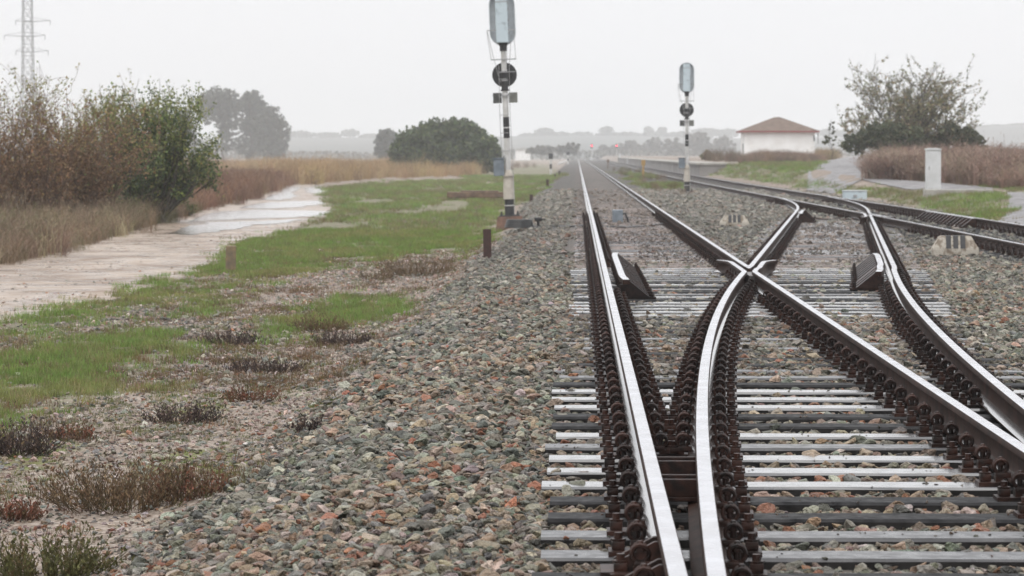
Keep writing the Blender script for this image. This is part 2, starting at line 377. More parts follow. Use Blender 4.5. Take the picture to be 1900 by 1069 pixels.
def ground_material():
    m = bpy.data.materials.new('ground_cover'); m.use_nodes = True
    n, l = m.node_tree.nodes, m.node_tree.links; b = n['Principled BSDF']
    t = n.new('ShaderNodeTexCoord')
    def noise(s, d=5):
        z = n.new('ShaderNodeTexNoise'); z.inputs['Scale'].default_value = s; z.inputs['Detail'].default_value = d; l.new(t.outputs['Object'], z.inputs['Vector']); return z.outputs['Fac']
    def rampc(src, *stops):
        r = n.new('ShaderNodeValToRGB'); e = r.color_ramp.elements
        while len(e) < len(stops): e.new(0.5)
        for k, (p, c) in enumerate(stops): e[k].position = p; e[k].color = (*c, 1)
        l.new(src, r.inputs[0]); return r.outputs[0]
    def mix(f, a, c):
        x = n.new('ShaderNodeMixRGB'); l.new(f, x.inputs[0]); l.new(a, x.inputs[1]); l.new(c, x.inputs[2]); return x.outputs[0]
    vo = n.new('ShaderNodeTexVoronoi'); vo.inputs['Scale'].default_value = 17; l.new(t.outputs['Object'], vo.inputs['Vector'])
    vo2 = n.new('ShaderNodeTexVoronoi'); vo2.inputs['Scale'].default_value = 42; l.new(t.outputs['Object'], vo2.inputs['Vector']); s3 = n.new('ShaderNodeSeparateColor'); l.new(vo2.outputs['Color'], s3.inputs[0]); blp = s3.outputs[0]
    def mix2(a_, c_, f):
        x = n.new('ShaderNodeMixRGB'); x.inputs[0].default_value = f; l.new(a_, x.inputs[1]); l.new(c_, x.inputs[2]); return x.outputs[0]
    soil = mix2(rampc(noise(1.1), (0.3, (0.12, 0.09, 0.062)), (0.55, (0.22, 0.17, 0.13)), (0.75, (0.32, 0.26, 0.215))), rampc(blp, (0.0, (0.09, 0.07, 0.058)), (0.5, (0.21, 0.165, 0.132)), (0.85, (0.36, 0.295, 0.25)), (1.0, (0.5, 0.45, 0.4))), 0.55)
    bl = n.new('ShaderNodeSeparateColor'); l.new(vo.outputs['Color'], bl.inputs[0])
    bal = rampc(bl.outputs[0], (0.0, (0.028, 0.027, 0.025)), (0.5, (0.065, 0.062, 0.056)), (0.85, (0.11, 0.098, 0.083)), (1.0, (0.11, 0.06, 0.042)))  # wet dark fines, darkened further to put shade between the stones into the colour
    pink = rampc(bl.outputs[1], (0.0, (0.09, 0.07, 0.06)), (0.6, (0.165, 0.13, 0.112)), (1.0, (0.25, 0.21, 0.19)))
    gr = rampc(noise(2.4), (0.3, (0.07, 0.08, 0.03)), (0.55, (0.11, 0.13, 0.045)), (0.75, (0.16, 0.13, 0.075)))
    st = rampc(noise(0.25), (0.35, (0.13, 0.085, 0.055)), (0.65, (0.26, 0.19, 0.11)))
    mo = rampc(noise(5), (0.4, (0.15, 0.12, 0.07)), (0.6, (0.12, 0.14, 0.03)))
    at = n.new('ShaderNodeAttribute'); at.attribute_name = 'cover'
    s = n.new('ShaderNodeSeparateColor'); l.new(at.outputs['Color'], s.inputs[0])
    at2 = n.new('ShaderNodeAttribute'); at2.attribute_name = 'cover_two'
    s2 = n.new('ShaderNodeSeparateColor'); l.new(at2.outputs['Color'], s2.inputs[0])
    c = mix(s.outputs[2], soil, st); c = mix(s2.outputs[0], c, mo); gq = n.new('ShaderNodeMath'); gq.operation = 'MULTIPLY'; l.new(s.outputs[0], gq.inputs[0]); l.new(rampc(noise(3.1), (0.42, (0.15, 0.15, 0.15)), (0.58, (0.9, 0.9, 0.9))), gq.inputs[1]); c = mix(gq.outputs[0], c, gr)
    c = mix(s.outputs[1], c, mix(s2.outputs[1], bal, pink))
    l.new(c, b.inputs['Base Color']); b.inputs['Roughness'].default_value = 0.75; b.inputs['Specular IOR Level'].default_value = 0.3
    bp = n.new('ShaderNodeBump'); bp.inputs['Distance'].default_value = 0.03; l.new(vo.outputs['Distance'], bp.inputs['Height']); l.new(bp.outputs[0], b.inputs['Normal'])
    return m
M['ground'] = ground_material()
gme = npmesh('ground', np.stack([GX, GY, GZ], -1), quads, M['ground'], smooth=True)
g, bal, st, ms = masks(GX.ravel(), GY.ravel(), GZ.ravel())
pj = 5.0 * (fbm(GX.ravel() * 1.5, GY.ravel() * .25, 33) - .5)
pk = sm(39, 44, GY.ravel() + pj) * (1 - 0.6 * sm(75, 120, GY.ravel())) * sm(-0.3, 0.1, GX.ravel()) * (1 - sm(2.1, 2.5, GX.ravel())) * (.35 + .65 * sm(.35, .6, fbm(GX.ravel() * 1.3, GY.ravel() * .3, 34)))
pk = np.maximum(pk, .7 * sm(42, 48, GY.ravel() + pj) * (1 - sm(60, 70, GY.ravel())) * ((GX.ravel() > x_div_left(GY.ravel()) - 0.1) & (GX.ravel() < x_div_right(GY.ravel()) + 0.1)))
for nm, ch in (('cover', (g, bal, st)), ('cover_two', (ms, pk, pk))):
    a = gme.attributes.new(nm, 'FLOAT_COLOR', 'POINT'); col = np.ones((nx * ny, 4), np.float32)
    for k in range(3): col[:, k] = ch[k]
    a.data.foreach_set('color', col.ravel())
kind(link('ground', gme), 'structure')

def drape(name, poly, mat, lift, wob, step=0.5, z=None, amp=1.0):
    """a sheet with an irregular rim lying on the ground: outline given as photo points, laid in the plan"""
    pts = [on_ground(*p) if z is None else on_plane(p[0], p[1], z) for p in poly]
    rim = []
    for i, p in enumerate(pts):
        q = pts[(i + 1) % len(pts)]; k = max(2, min(70, int((q - p).length / step)))
        for j in range(k):
            c = p.lerp(q, j / k); e = q - p; nv = Vector((e.y, -e.x, 0)); nv = nv.normalized() if nv.length > 0 else nv
            c += nv * wob * 1.5 * (float(fbm(c.x * 1.9, c.y * 0.8, 41, 4)) - 0.5)
            rim.append(c)
    bm = bmesh.new()
    vs = [bm.verts.new((c.x, c.y, 0)) for c in rim]
    bmesh.ops.triangle_fill(bm, use_beauty=True, edges=[bm.edges.new((vs[i], vs[(i + 1) % len(vs)])) for i in range(len(vs))])
    if z is None:
        for _ in range(3):
            lng = [e for e in bm.edges if e.calc_length() > step * 1.6]
            if lng: bmesh.ops.subdivide_edges(bm, edges=lng, cuts=1); bmesh.ops.triangulate(bm, faces=bm.faces[:])
    for v in bm.verts: v.co.z = (float(gz(v.co.x, v.co.y)) if z is None else z) + lift
    for f in bm.faces:
        if f.normal.z < 0: f.normal_flip()
    me = bpy.data.meshes.new(name); bm.to_mesh(me); bm.free(); me.materials.append(mat)
    return kind(link(name, me), 'structure')
ZP = -0.60
drape('dirt_path', PATH, M['path'], 0.008, 0.6, step=0.25, z=ZP)
for pd in ([(318, 434), (345, 421), (395, 413), (470, 411), (560, 408), (540, 414), (470, 418), (400, 432), (360, 437)],
           [(352, 412), (372, 401), (405, 394), (470, 390), (540, 391), (618, 394), (590, 402), (520, 405), (430, 408)],
           [(440, 387), (480, 378), (540, 374), (598, 373), (600, 379), (545, 386), (490, 388)],
           [(485, 371), (520, 358), (515, 352), (545, 346), (565, 347), (540, 358), (552, 366), (520, 372)],
           [(566, 349), (585, 344), (602, 345), (606, 352), (590, 360), (572, 357)]):
    drape('puddle', pd, M['water'], 0.016, 0.45, step=0.2, z=ZP)
drape('road', ASPH1, M['asphalt'], 0.03, 0.0, 1.2)
drape('road', ASPH2, M['asphalt'], 0.03, 0.0, 0.6)
# distant hills
hx = np.linspace(-1500, 1500, 151); hy = np.linspace(1300, 3800, 40)
HX, HY = np.meshgrid(hx, hy)
hh = (3 + 16.5 * sm(1400, 2700, HY)) * (0.70 + 0.5 * fbm(HX * 0.004, HY * 0.0012, 51)) * sm(1300, 1700, HY) + 11 * sm(240, 360, HX) * sm(1700, 2500, HY)
hi = np.arange(hx.size * hy.size).reshape(hy.size, hx.size)
kind(link('hills', npmesh('hills', np.stack([HX, HY, hh - 1.2], -1), np.stack([hi[:-1, :-1], hi[:-1, 1:], hi[1:, 1:], hi[1:, :-1]], -1).reshape(-1, 4), M['hill'], smooth=True)), 'structure')

# ------------------------------------------------------------------ rails
HALF = [(0.0, 0.0), (0.020, -0.0006), (0.030, -0.003), (0.0345, -0.010), (0.0352, -0.034), (0.012, -0.046), (0.008, -0.060), (0.008, -0.112), (0.016, -0.132), (0.062, -0.146), (0.070, -0.150), (0.070, -0.159)]
def rail_mb(pts, zoff=0.0, mb=None, foot=None):
    """sweep of the rail section along plan points; slot 0 rusty sides, 1 polished head, 2 wet foot"""
    mb = mb or MB()
    prof = [(x, z) for x, z in HALF] + [(-x, z) for x, z in HALF[::-1]][:-1]      # closed ring, ends at the head middle
    n = len(prof); p_y0 = 6.6
    pts = [Vector((p[0], p[1], 0)) for p in pts]
    vs = []
    for i, p in enumerate(pts):
        t = (pts[min(i + 1, len(pts) - 1)] - pts[max(i - 1, 0)]).normalized(); s = Vector((t.y, -t.x, 0))
        for x, z in prof:
            if foot is not None and abs(x) > 0.036: x = math.copysign(min(abs(x), foot[i]), x)
            vs.append((p.x + s.x * x, p.y + s.y * x, z + zoff))
    o = len(mb.v); mb.v += vs
    for i in range(len(pts) - 1):
        for k in range(n):
            k2 = (k + 1) % n
            za = (prof[k][1] + prof[k2][1]) / 2
            mt = 1 if za > -0.003 else (2 if (-0.151 < za < -0.125) and not (foot is not None and prof[k][0] < 0 and p_y0 + pts[i].y < 14) else 0)
            mb.f.append((o + i * n + k, o + (i + 1) * n + k, o + (i + 1) * n + k2, o + i * n + k2)); mb.m.append(mt); mb.sm.append(True)
    mb.f.append(tuple(o + k for k in range(n))); mb.m.append(0); mb.sm.append(False)
    mb.f.append(tuple(o + (len(pts) - 1) * n + k for k in range(n - 1, -1, -1))); mb.m.append(0); mb.sm.append(False)
    return mb
RM = [M['rail_rust'], M['rail_steel'], M['rail_foot']]
def ys(a, b):
    out = [a]
    while out[-1] < b - 1e-6:
        y = out[-1]; out.append(min(b, y + (0.8 if y < 60 else (1.5 if y < 110 else max(3, y * 0.04)))))
    return np.array(out)
def rail(label, fx, y0, y1, zoff=0.0, foot=None):
    Y = ys(y0, y1); X = fx(Y)
    x0, yy0 = float(X[0]), float(Y[0])
    o = rail_mb([(float(x) - x0, float(y) - yy0) for x, y in zip(X, Y)], 0.0, None, None if foot is None else foot(Y)).obj('rail', RM, None, (x0, yy0, zoff))
    return tag(o, label, 'rail')
fxL = lambda Y: np.full(np.shape(Y), XL)
fxR = lambda Y: np.full(np.shape(Y), XR)
fRR = lambda Y: x_right_left(Y) + GAUGE_R
FR1, FR2 = 35.0, 66.7                      # crossings
rail('leftmost straight rail running from the bottom edge to the vanishing point', fxL, 5.0, 1400)
rail('straight rail running from the nearer crossing down to the right edge, brown web showing', fxR, 5.0, FR1 - 2.8)
rail('straight rail running from the nearer crossing back to the vanishing point', fxR, FR1 + 2.6, 1400)
rail('short curved rail between the bottom edge and the nearer crossing, second from the left', x_div_left, 6.6, FR1 - 2.8, 0.0, lambda Y: np.clip(delta(Y) - 0.085, 0.0365, 0.07))
rail('curved rail leaving the nearer crossing and bending into the right hand track beyond', x_div_left, FR1 + 2.6, 95.5)
rail('curved rail sweeping from the lower right edge up to the farther crossing', x_div_right, 5.0, FR2 - 2.8)
rail('short curved rail from the farther crossing into the outer rail of the right hand track', x_div_right, FR2 + 2.6, 95)
rail('rail of the right hand track from the right edge to the farther crossing', x_right_left, 30, FR2 - 2.8)
rail('inner rail of the right hand track running on beyond the farther crossing', x_right_left, FR2 + 2.6, 1300)
rail('outermost rail on the right, beside the green bank and the tall white cabinet', fRR, 30, 1300, 0.012)

def crossing(label, yf, fa, fb, s):
    """fa, fb: the two lines (fa the steeper crossing line, going right); s = +1: the vee opens away from the camera"""
    x0 = float(fa(yf)); root = thing('rail_crossing', label, 'rail crossing', (x0, yf, 0))
    A = lambda y: float(fa(yf + y)) - x0
    B = lambda y: float(fb(yf + y)) - x0
    R3 = [M['rail_rust'], M['rail_steel'], M['rail_foot']]
    # vee: the two rails beyond the point, merged at a machined nose
    mb = MB()
    far = [0.55, 1.2, 2.0, 2.6]
    mb = rail_mb([(A(s * t), s * t) for t in far][::int(s)], 0, mb); mb = rail_mb([(B(s * t), s * t) for t in far][::int(s)], 0.0004, mb)
    w0 = 0.013
    e = 0.95
    xa, xb = A(s * e), B(s * e)
    lo, hi = min(xa, xb) - 0.035, max(xa, xb) + 0.035
    poly = [(-w0, s * -0.05), (lo, s * e), (hi, s * e), (w0, s * -0.05)]
    if s < 0: poly = poly[::-1]
    poly = poly[::-1]
    n0 = len(mb.f)
    mb.slab(poly, -0.12, -0.0012, 0)
    mb.m[n0 + 1] = 1
    mb.obj('nose', R3, root)
    # wing rails: each rail arriving at the throat bends along the other line and flares
    off = 0.115
    def wing(f, h, side):
        pts = []
        for y in np.linspace(-2.8, 2.7, 23):
            xf, xh = f(s * y), h(s * y) + side * off
            x = xf if (xf - xh) * side > 0 else xh
            if y > 2.1: x += side * (y - 2.1) ** 2 * 0.35
            pts.append((x, s * y))
        if s < 0: pts = pts[::-1]
        return rail_mb(pts, 0.0)
    # arriving rails: A comes from the left (its x smaller before the point), B on the right when s = +1
    if s > 0:
        wing(A, B, -1).obj('wing_rail', R3, root); wing(B, A, 1).obj('wing_rail', R3, root)
    else:
        wing(B, A, -1).obj('wing_rail', R3, root); wing(A, B, 1).obj('wing_rail', R3, root)
    fb_ = MB(); fb_.box(-0.075, 0.075, -1.25 if s > 0 else 0.2, -0.2 if s > 0 else 1.25, -0.15, -0.038, 0, 0.006)
    fb_.obj('filler_block', [M['frog_steel']], root)
    return root
crossing('polished steel crossing where the near curved rail meets the straight track', FR1, x_div_left, fxR, 1)
crossing('steel crossing farther off to the right where the curved track joins the right hand one', FR2, x_div_right, x_right_left, -1)

# check rails on stepped brackets
def check_rail(label, fx, side, y0, y1, zoff=0.03):
    """guards the rail fx from the inside of the track: side = +1 when the guard lies right of it"""
    x0 = float(fx((y0 + y1) / 2)) + side * 0.165; ym = (y0 + y1) / 2
    root = thing('check_rail', label, 'check rail', (x0, ym, 0))
    mb = MB(); n = 14; L = y1 - y0
    ring = []
    for i in range(n + 1):
        y = y0 + L * i / n; e = max(0, abs(i / n - 0.5) - 0.40) / 0.10
        x = float(fx(y)) + side * (0.165 + 0.03 * e) - x0
        ring.append((x, y - ym))
    vs, fs, mi = [], [], []
    w = 0.036
    for x, y in ring: vs += [(x - w, y, zoff), (x + w, y, zoff), (x + w, y, zoff - 0.05), (x - w, y, zoff - 0.05)]
    mb.v += vs
    for i in range(n):
        for k in range(4):
            k2 = (k + 1) % 4
            mb.f.append((i * 4 + k, i * 4 + k2, (i + 1) * 4 + k2, (i + 1) * 4 + k)); mb.m.append(1 if k == 0 else 0); mb.sm.append(False)
    mb.f.append((3, 2, 1, 0)); mb.m.append(0); mb.sm.append(False)
    mb.f.append((n * 4, n * 4 + 1, n * 4 + 2, n * 4 + 3)); mb.m.append(0); mb.sm.append(False)
    mb.obj('guard_bar', [M['rail_rust'], M['rail_steel']], root)
    k = 0
    while y0 + 0.02 + 0.6 * k < y1 - 0.05:
        y = y0 + 0.02 + 0.6 * k; x = float(fx(y)) + side * 0.165 - x0
        b = MB(); q = side
        poly = [(x - q * 0.034, zoff - 0.052), (x - q * 0.034, -0.178), (x + q * 0.27, -0.178), (x + q * 0.27, -0.150), (x + q * 0.052, zoff - 0.004), (x + q * 0.0385, zoff - 0.004), (x + q * 0.0385, zoff - 0.052)]
        b.prism(poly if q < 0 else poly[::-1], y - ym, y - ym + 0.13, 0)
        b.lathe([(0.022, -0.165), (0.022, -0.125), (0.014, -0.124), (0.014, -0.10)], (x + q * 0.30, y - ym + 0.06), 6, 0)
        b.box(x + q * 0.262 if q > 0 else x + q * 0.345, x + q * 0.345 if q > 0 else x + q * 0.262, y - ym + 0.0, y - ym + 0.12, -0.178, -0.155)
        b.obj('bracket', [M['fast']], root); k += 1
    return root
check_rail('brown check rail on stepped brackets beside the leftmost straight rail', fxL, 1, 31.0, 39.6)
check_rail('brown check rail on stepped brackets inside the curve, left of the near striped block', x_div_right, -1, 33.2, 39.4)
check_rail('rusty check rail with ribbed brackets against the outermost right hand rail below the green bank', fRR, -1, 61.5, 69.5, 0.02)
check_rail('dark check rail with a curved bracket, left of the farther crossing', x_div_left, 1, 66.0, 70.5)

# ------------------------------------------------------------------ sleepers and their fastenings
SLZ = -0.180
def half_fastening(side, detail):
    b = MB(); s = side
    def bx(x0, x1, *a, **k): b.box(min(s * x0, s * x1), max(s * x0, s * x1), *a, **k)
    bx(0.0715, 0.205, -0.072, 0.072, -0.1795, -0.162)                       # half of the base plate
    bx(0.050, 0.120, -0.034, 0.034, -0.1475 + 0.0, -0.121, b=0.006 if detail else 0)
    bx(0.090, 0.122, -0.034, 0.034, -0.162, -0.14)
    b.lathe([(0.0125, -0.13), (0.0125, -0.052), (0.009, -0.048)], (s * 0.097, 0.0), 8)
    b.lathe([(0.023, -0.088), (0.023, -0.068)], (s * 0.097, 0.0), 6)
    if detail:
        b.torus((s * 0.097, -0.018, -0.094), 0.031, 0.0085, 12, 6, 'y'); b.torus((s * 0.097, 0.018, -0.092), 0.030, 0.0085, 12, 6, 'y')
    bx(0.142, 0.192, -0.030, 0.030, -0.162, -0.128, b=0.005 if detail else 0)
    b.lathe([(0.030, -0.128), (0.030, -0.120), (0.016, -0.119), (0.016, -0.096)], (s * 0.167, 0.0), 8 if detail else 6)
    return b.mesh('rail_fastening', [M['fast']])
HF = {(s, d): half_fastening(s, d) for s in (-1, 1) for d in (0, 1)}
for (s, d), me in HF.items(): me.name = 'rail_fastening'
def sleeper_mesh(x0, x1, w, h, seed):
    """a worn beam: top edges rounded, slightly uneven along its length; local origin at the left end, on the top"""
    r = random.Random(seed); mb = MB(); n = max(3, int((x1 - x0) / 0.3)); vs = []
    for i in range(n + 1):
        x = (x1 - x0) * i / n; j = lambda a: r.uniform(-a, a)
        hw = w / 2
        vs += [(x, -hw + j(.003), -h), (x, -hw + j(.004), -0.012 + j(.003)), (x, -hw + 0.012 + j(.003), j(.0015)), (x, hw - 0.012 + j(.003), j(.0015)), (x, hw + j(.004), -0.012), (x, hw, -h)]
    mb.v = vs
    for i in range(n):
        for k in range(5):
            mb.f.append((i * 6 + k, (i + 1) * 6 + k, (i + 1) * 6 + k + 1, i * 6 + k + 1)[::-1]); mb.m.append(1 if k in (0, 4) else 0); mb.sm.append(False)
    mb.f.append((0, 1, 2, 3, 4, 5)[::-1]); mb.m.append(0); mb.sm.append(False)
    mb.f.append(tuple(n * 6 + k for k in range(6))); mb.m.append(0); mb.sm.append(False)
    return mb
ORD = ['lowest', 'second', 'third', 'fourth', 'fifth', 'sixth', 'seventh', 'eighth', 'ninth', 'tenth', 'eleventh', 'twelfth', 'thirteenth', 'fourteenth', 'fifteenth', 'sixteenth']
WET = {0: 'sl_damp', 1: 'sl_damp', 2: 'sl_dull', 3: 'sl_dull', 4: 'sl_wet', 5: 'sl_wet', 6: 'sl_wet', 7: 'sl_damp', 8: 'sl_wet', 9: 'sl_dull', 10: 'sl_dull', 11: 'sl_wet', 12: 'sl_wet', 13: 'sl_wet', 14: 'sl_dull', 15: 'sl_damp'}
LOOK = {'sl_wet': 'bright wet', 'sl_damp': 'dark damp', 'sl_dull': 'dull dark', 'sl_pink': 'silted pinkish'}
sleeper_rects = []
def sleeper(x0, x1, Y, mat, label, group, seats, seed, zt=SLZ, parts=True):
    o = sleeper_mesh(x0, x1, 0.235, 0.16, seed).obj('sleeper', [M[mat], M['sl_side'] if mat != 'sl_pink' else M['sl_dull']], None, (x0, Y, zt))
    tag(o, label, 'sleeper', group); sleeper_rects.append((x0, x1, Y - 0.12, Y + 0.12))
    if not parts: return
    for xs, ang, side in seats:
        f = link('rail_fastening', HF[(side, 1 if Y < 42 else 0)], o, (xs - x0, 0, -zt + (0.012 if False else 0)), ang)
S0, SP = 11.18, 0.6
def both(x, a): return [(x, a, -1), (x, a, 1)]
n = -2
while True:
    Y = S0 + SP * n
    if Y > 74: break
    r = random.Random(n * 7 + 3)
    aL = 0.0
    dl, dr = float(x_div_left(Y)), float(x_div_right(Y)); ad = -math.atan(float(x_div_left(Y + .2) - x_div_left(Y - .2)) / .4)
    long = Y < 45.5
    seats = [(XL, 0, -1)]
    gap = dl - XL
    if gap > 0.30: seats.append((XL, 0, 1))
    if gap > 0.30: seats.append((dl, ad, -1))
    if Y < FR1 - 0.6: seats.append((dl, ad, 1) )
    g2 = abs(XR - dl)
    if Y < FR1 - 0.4: seats.append((XR, 0, -1)) if g2 > 0.42 else None
    else: seats.append((XR, 0, -1))
    gr = dr - XR
    seats += [(XR, 0, 1)] if (gr > 0.42 or Y > 20) and not (abs(Y - FR1) < 0.4) else []
    if Y > FR1 + 3.0: seats = [(XL, 0, -1), (XL, 0, 1), (XR, 0, -1), (XR, 0, 1)] + (both(dl, ad) if dl - XR > .42 else [(dl, ad, 1)])
    if gr > 0.42: seats.append((dr, ad, -1))
    seats.append((dr, ad, 1))
    if 31.0 < Y < 39.8: seats = [t for t in seats if not (t[0] == XL and t[2] == 1)]
    if 33.0 < Y < 39.6: seats = [t for t in seats if not (t[0] == dr and t[2] == -1)]
    xe = dr + 0.46 + r.uniform(-0.03, 0.03)
    if long:
        zone = 'bare' if n <= 15 else ('half' if Y < 27.5 else ('slats' if Y < 39 else 'silt'))
        if 0 <= n < 16:
            m = WET[n]; num = '' if n == 0 else ORD[n] + ' '
            lab = f'{LOOK[m]} sleeper, {"lowest one" if n == 0 else ORD[n] + " one up"} along the bottom of the photo'
            sleeper(-0.13 + r.uniform(-.04, .02), xe, Y, m, lab, 'sleepers under the near turnout', seats, n)
        elif zone == 'half' or n < 0:
            sleeper(-0.13 + r.uniform(-.04, .02), xe, Y, r.choice(['sl_damp', 'sl_dull', 'sl_wet']), 'dark sleeper half buried in ballast between the bare near sleepers and the check rails', 'sleepers half buried in ballast', seats, n)
        elif zone == 'slats':
            sleeper(-0.05 + r.uniform(-.05, .03), xe, Y, r.choice(['sl_wet', 'sl_wet', 'sl_wet', 'sl_damp', 'sl_dull']), 'bright wet sleeper between the two check rails, level with the nearer crossing', 'sleepers level with the nearer crossing', seats, n)
        else:
            sleeper(-0.03 + r.uniform(-.03, .03), xe, Y, r.choice(['sl_pink', 'sl_pink', 'sl_damp', 'sl_wet']), 'silted sleeper just beyond the nearer crossing, under both tracks', 'silted sleepers just beyond the nearer crossing', seats, n)
    else:
        sleeper(-0.03 + r.uniform(-.03, .03), 2.48, Y, r.choice(['sl_pink', 'sl_pink', 'sl_damp']), 'silted pinkish sleeper under the straight track beyond the nearer crossing', 'silted sleepers of the straight track', both(XL, 0) + both(XR, 0), n)
        if Y < 70:
            sleeper(dl - 0.45, min(dr + 0.5, 9.3), Y, r.choice(['sl_pink', 'sl_damp', 'sl_wet']), 'worn sleeper of the connecting track between the two crossings', 'sleepers between the two crossings', (both(dl, ad) if Y < 66 else [(dl, ad, -1)]) + (both(dr, ad) if Y < FR2 - 2 else []), n)
    n += 1
n = 0
while True:
    Y = 42.2 + 0.6 * n
    if Y > 96: break
    x = float(x_right_left(Y)); xr = x + GAUGE_R
    sx = x - 0.45
    if 45.5 < Y < 70: sx = max(sx, float(x_div_right(Y)) + 0.53)
    seats = []
    if x - sx > 0.3: seats += both(x, 0) if Y > FR2 + 3 or Y < FR2 - 3 else [(x, 0, -1)]
    seats += [(xr, 0, 1)] + ([] if 61 < Y < 70 else [(xr, 0, -1)])
    if sx < xr - .6:
        sleeper(sx, xr + 0.45, Y + 0.17, 'sl_dull', 'dull sleeper sunk in the ballast of the right hand track', 'sleepers of the right hand track', seats, n + 500, SLZ - 0.0)
    n += 1

# heel blocks between the two left rails, and the ribbed braces left of them
for k, Y in enumerate((13.35, 12.6)):
    dl = float(x_div_left(Y)); t = thing('spacer_block', ['brown channel shaped spacer between the two left rails, upper one', 'brown channel shaped spacer between the two left rails, lower one'][k], 'spacer block', ((XL + dl) / 2, Y, -0.05))
    w = (dl - XL) / 2 - 0.0125; b = MB()
    if w > 0.03:
        b.box(-w, w, -0.10, 0.10, -0.085, -0.065, 0, 0.004); b.box(-w, w, -0.10, -0.078, -0.065, 0.012, 0, 0.004); b.box(-w, w, 0.078, 0.10, -0.065, 0.012, 0, 0.004)
    b.obj('channel', [M['fast']], t)
    b = MB()
    for x in (-w * .45, w * .45):
        b.lathe([(0.018, -0.064), (0.018, -0.046), (0.010, -0.045), (0.010, -0.02)], (x, 0), 6)
    b.obj('bolt', [M['fast']], t)
for k, Y in enumerate((10.65, 10.05, 9.45)):
    t = thing('rail_brace', ['ribbed rusty brace against the left side of the leftmost rail, uppermost one', 'ribbed rusty brace against the left side of the leftmost rail, middle one', 'ribbed rusty brace against the left side of the leftmost rail, lowest one'][k], 'rail brace', (XL, Y, SLZ))
    b = MB(); poly = [(-0.0125, 0.022), (-0.0125, 0.130), (-0.045, 0.128), (-0.19, 0.05), (-0.19, 0.022)]
    b.prism(poly, -0.085, -0.055); b.prism(poly, 0.055, 0.085); b.prism([(-0.0125, 0.03), (-0.0125, 0.09), (-0.05, 0.085), (-0.185, 0.034)], -0.0545, 0.0545)
    b.obj('web_plate', [M['fast']], t)
    b = MB(); b.box(-0.24, -0.072, -0.11, 0.11, 0.0006, 0.0214, 0, 0.003); b.obj('base_plate', [M['fast']], t)

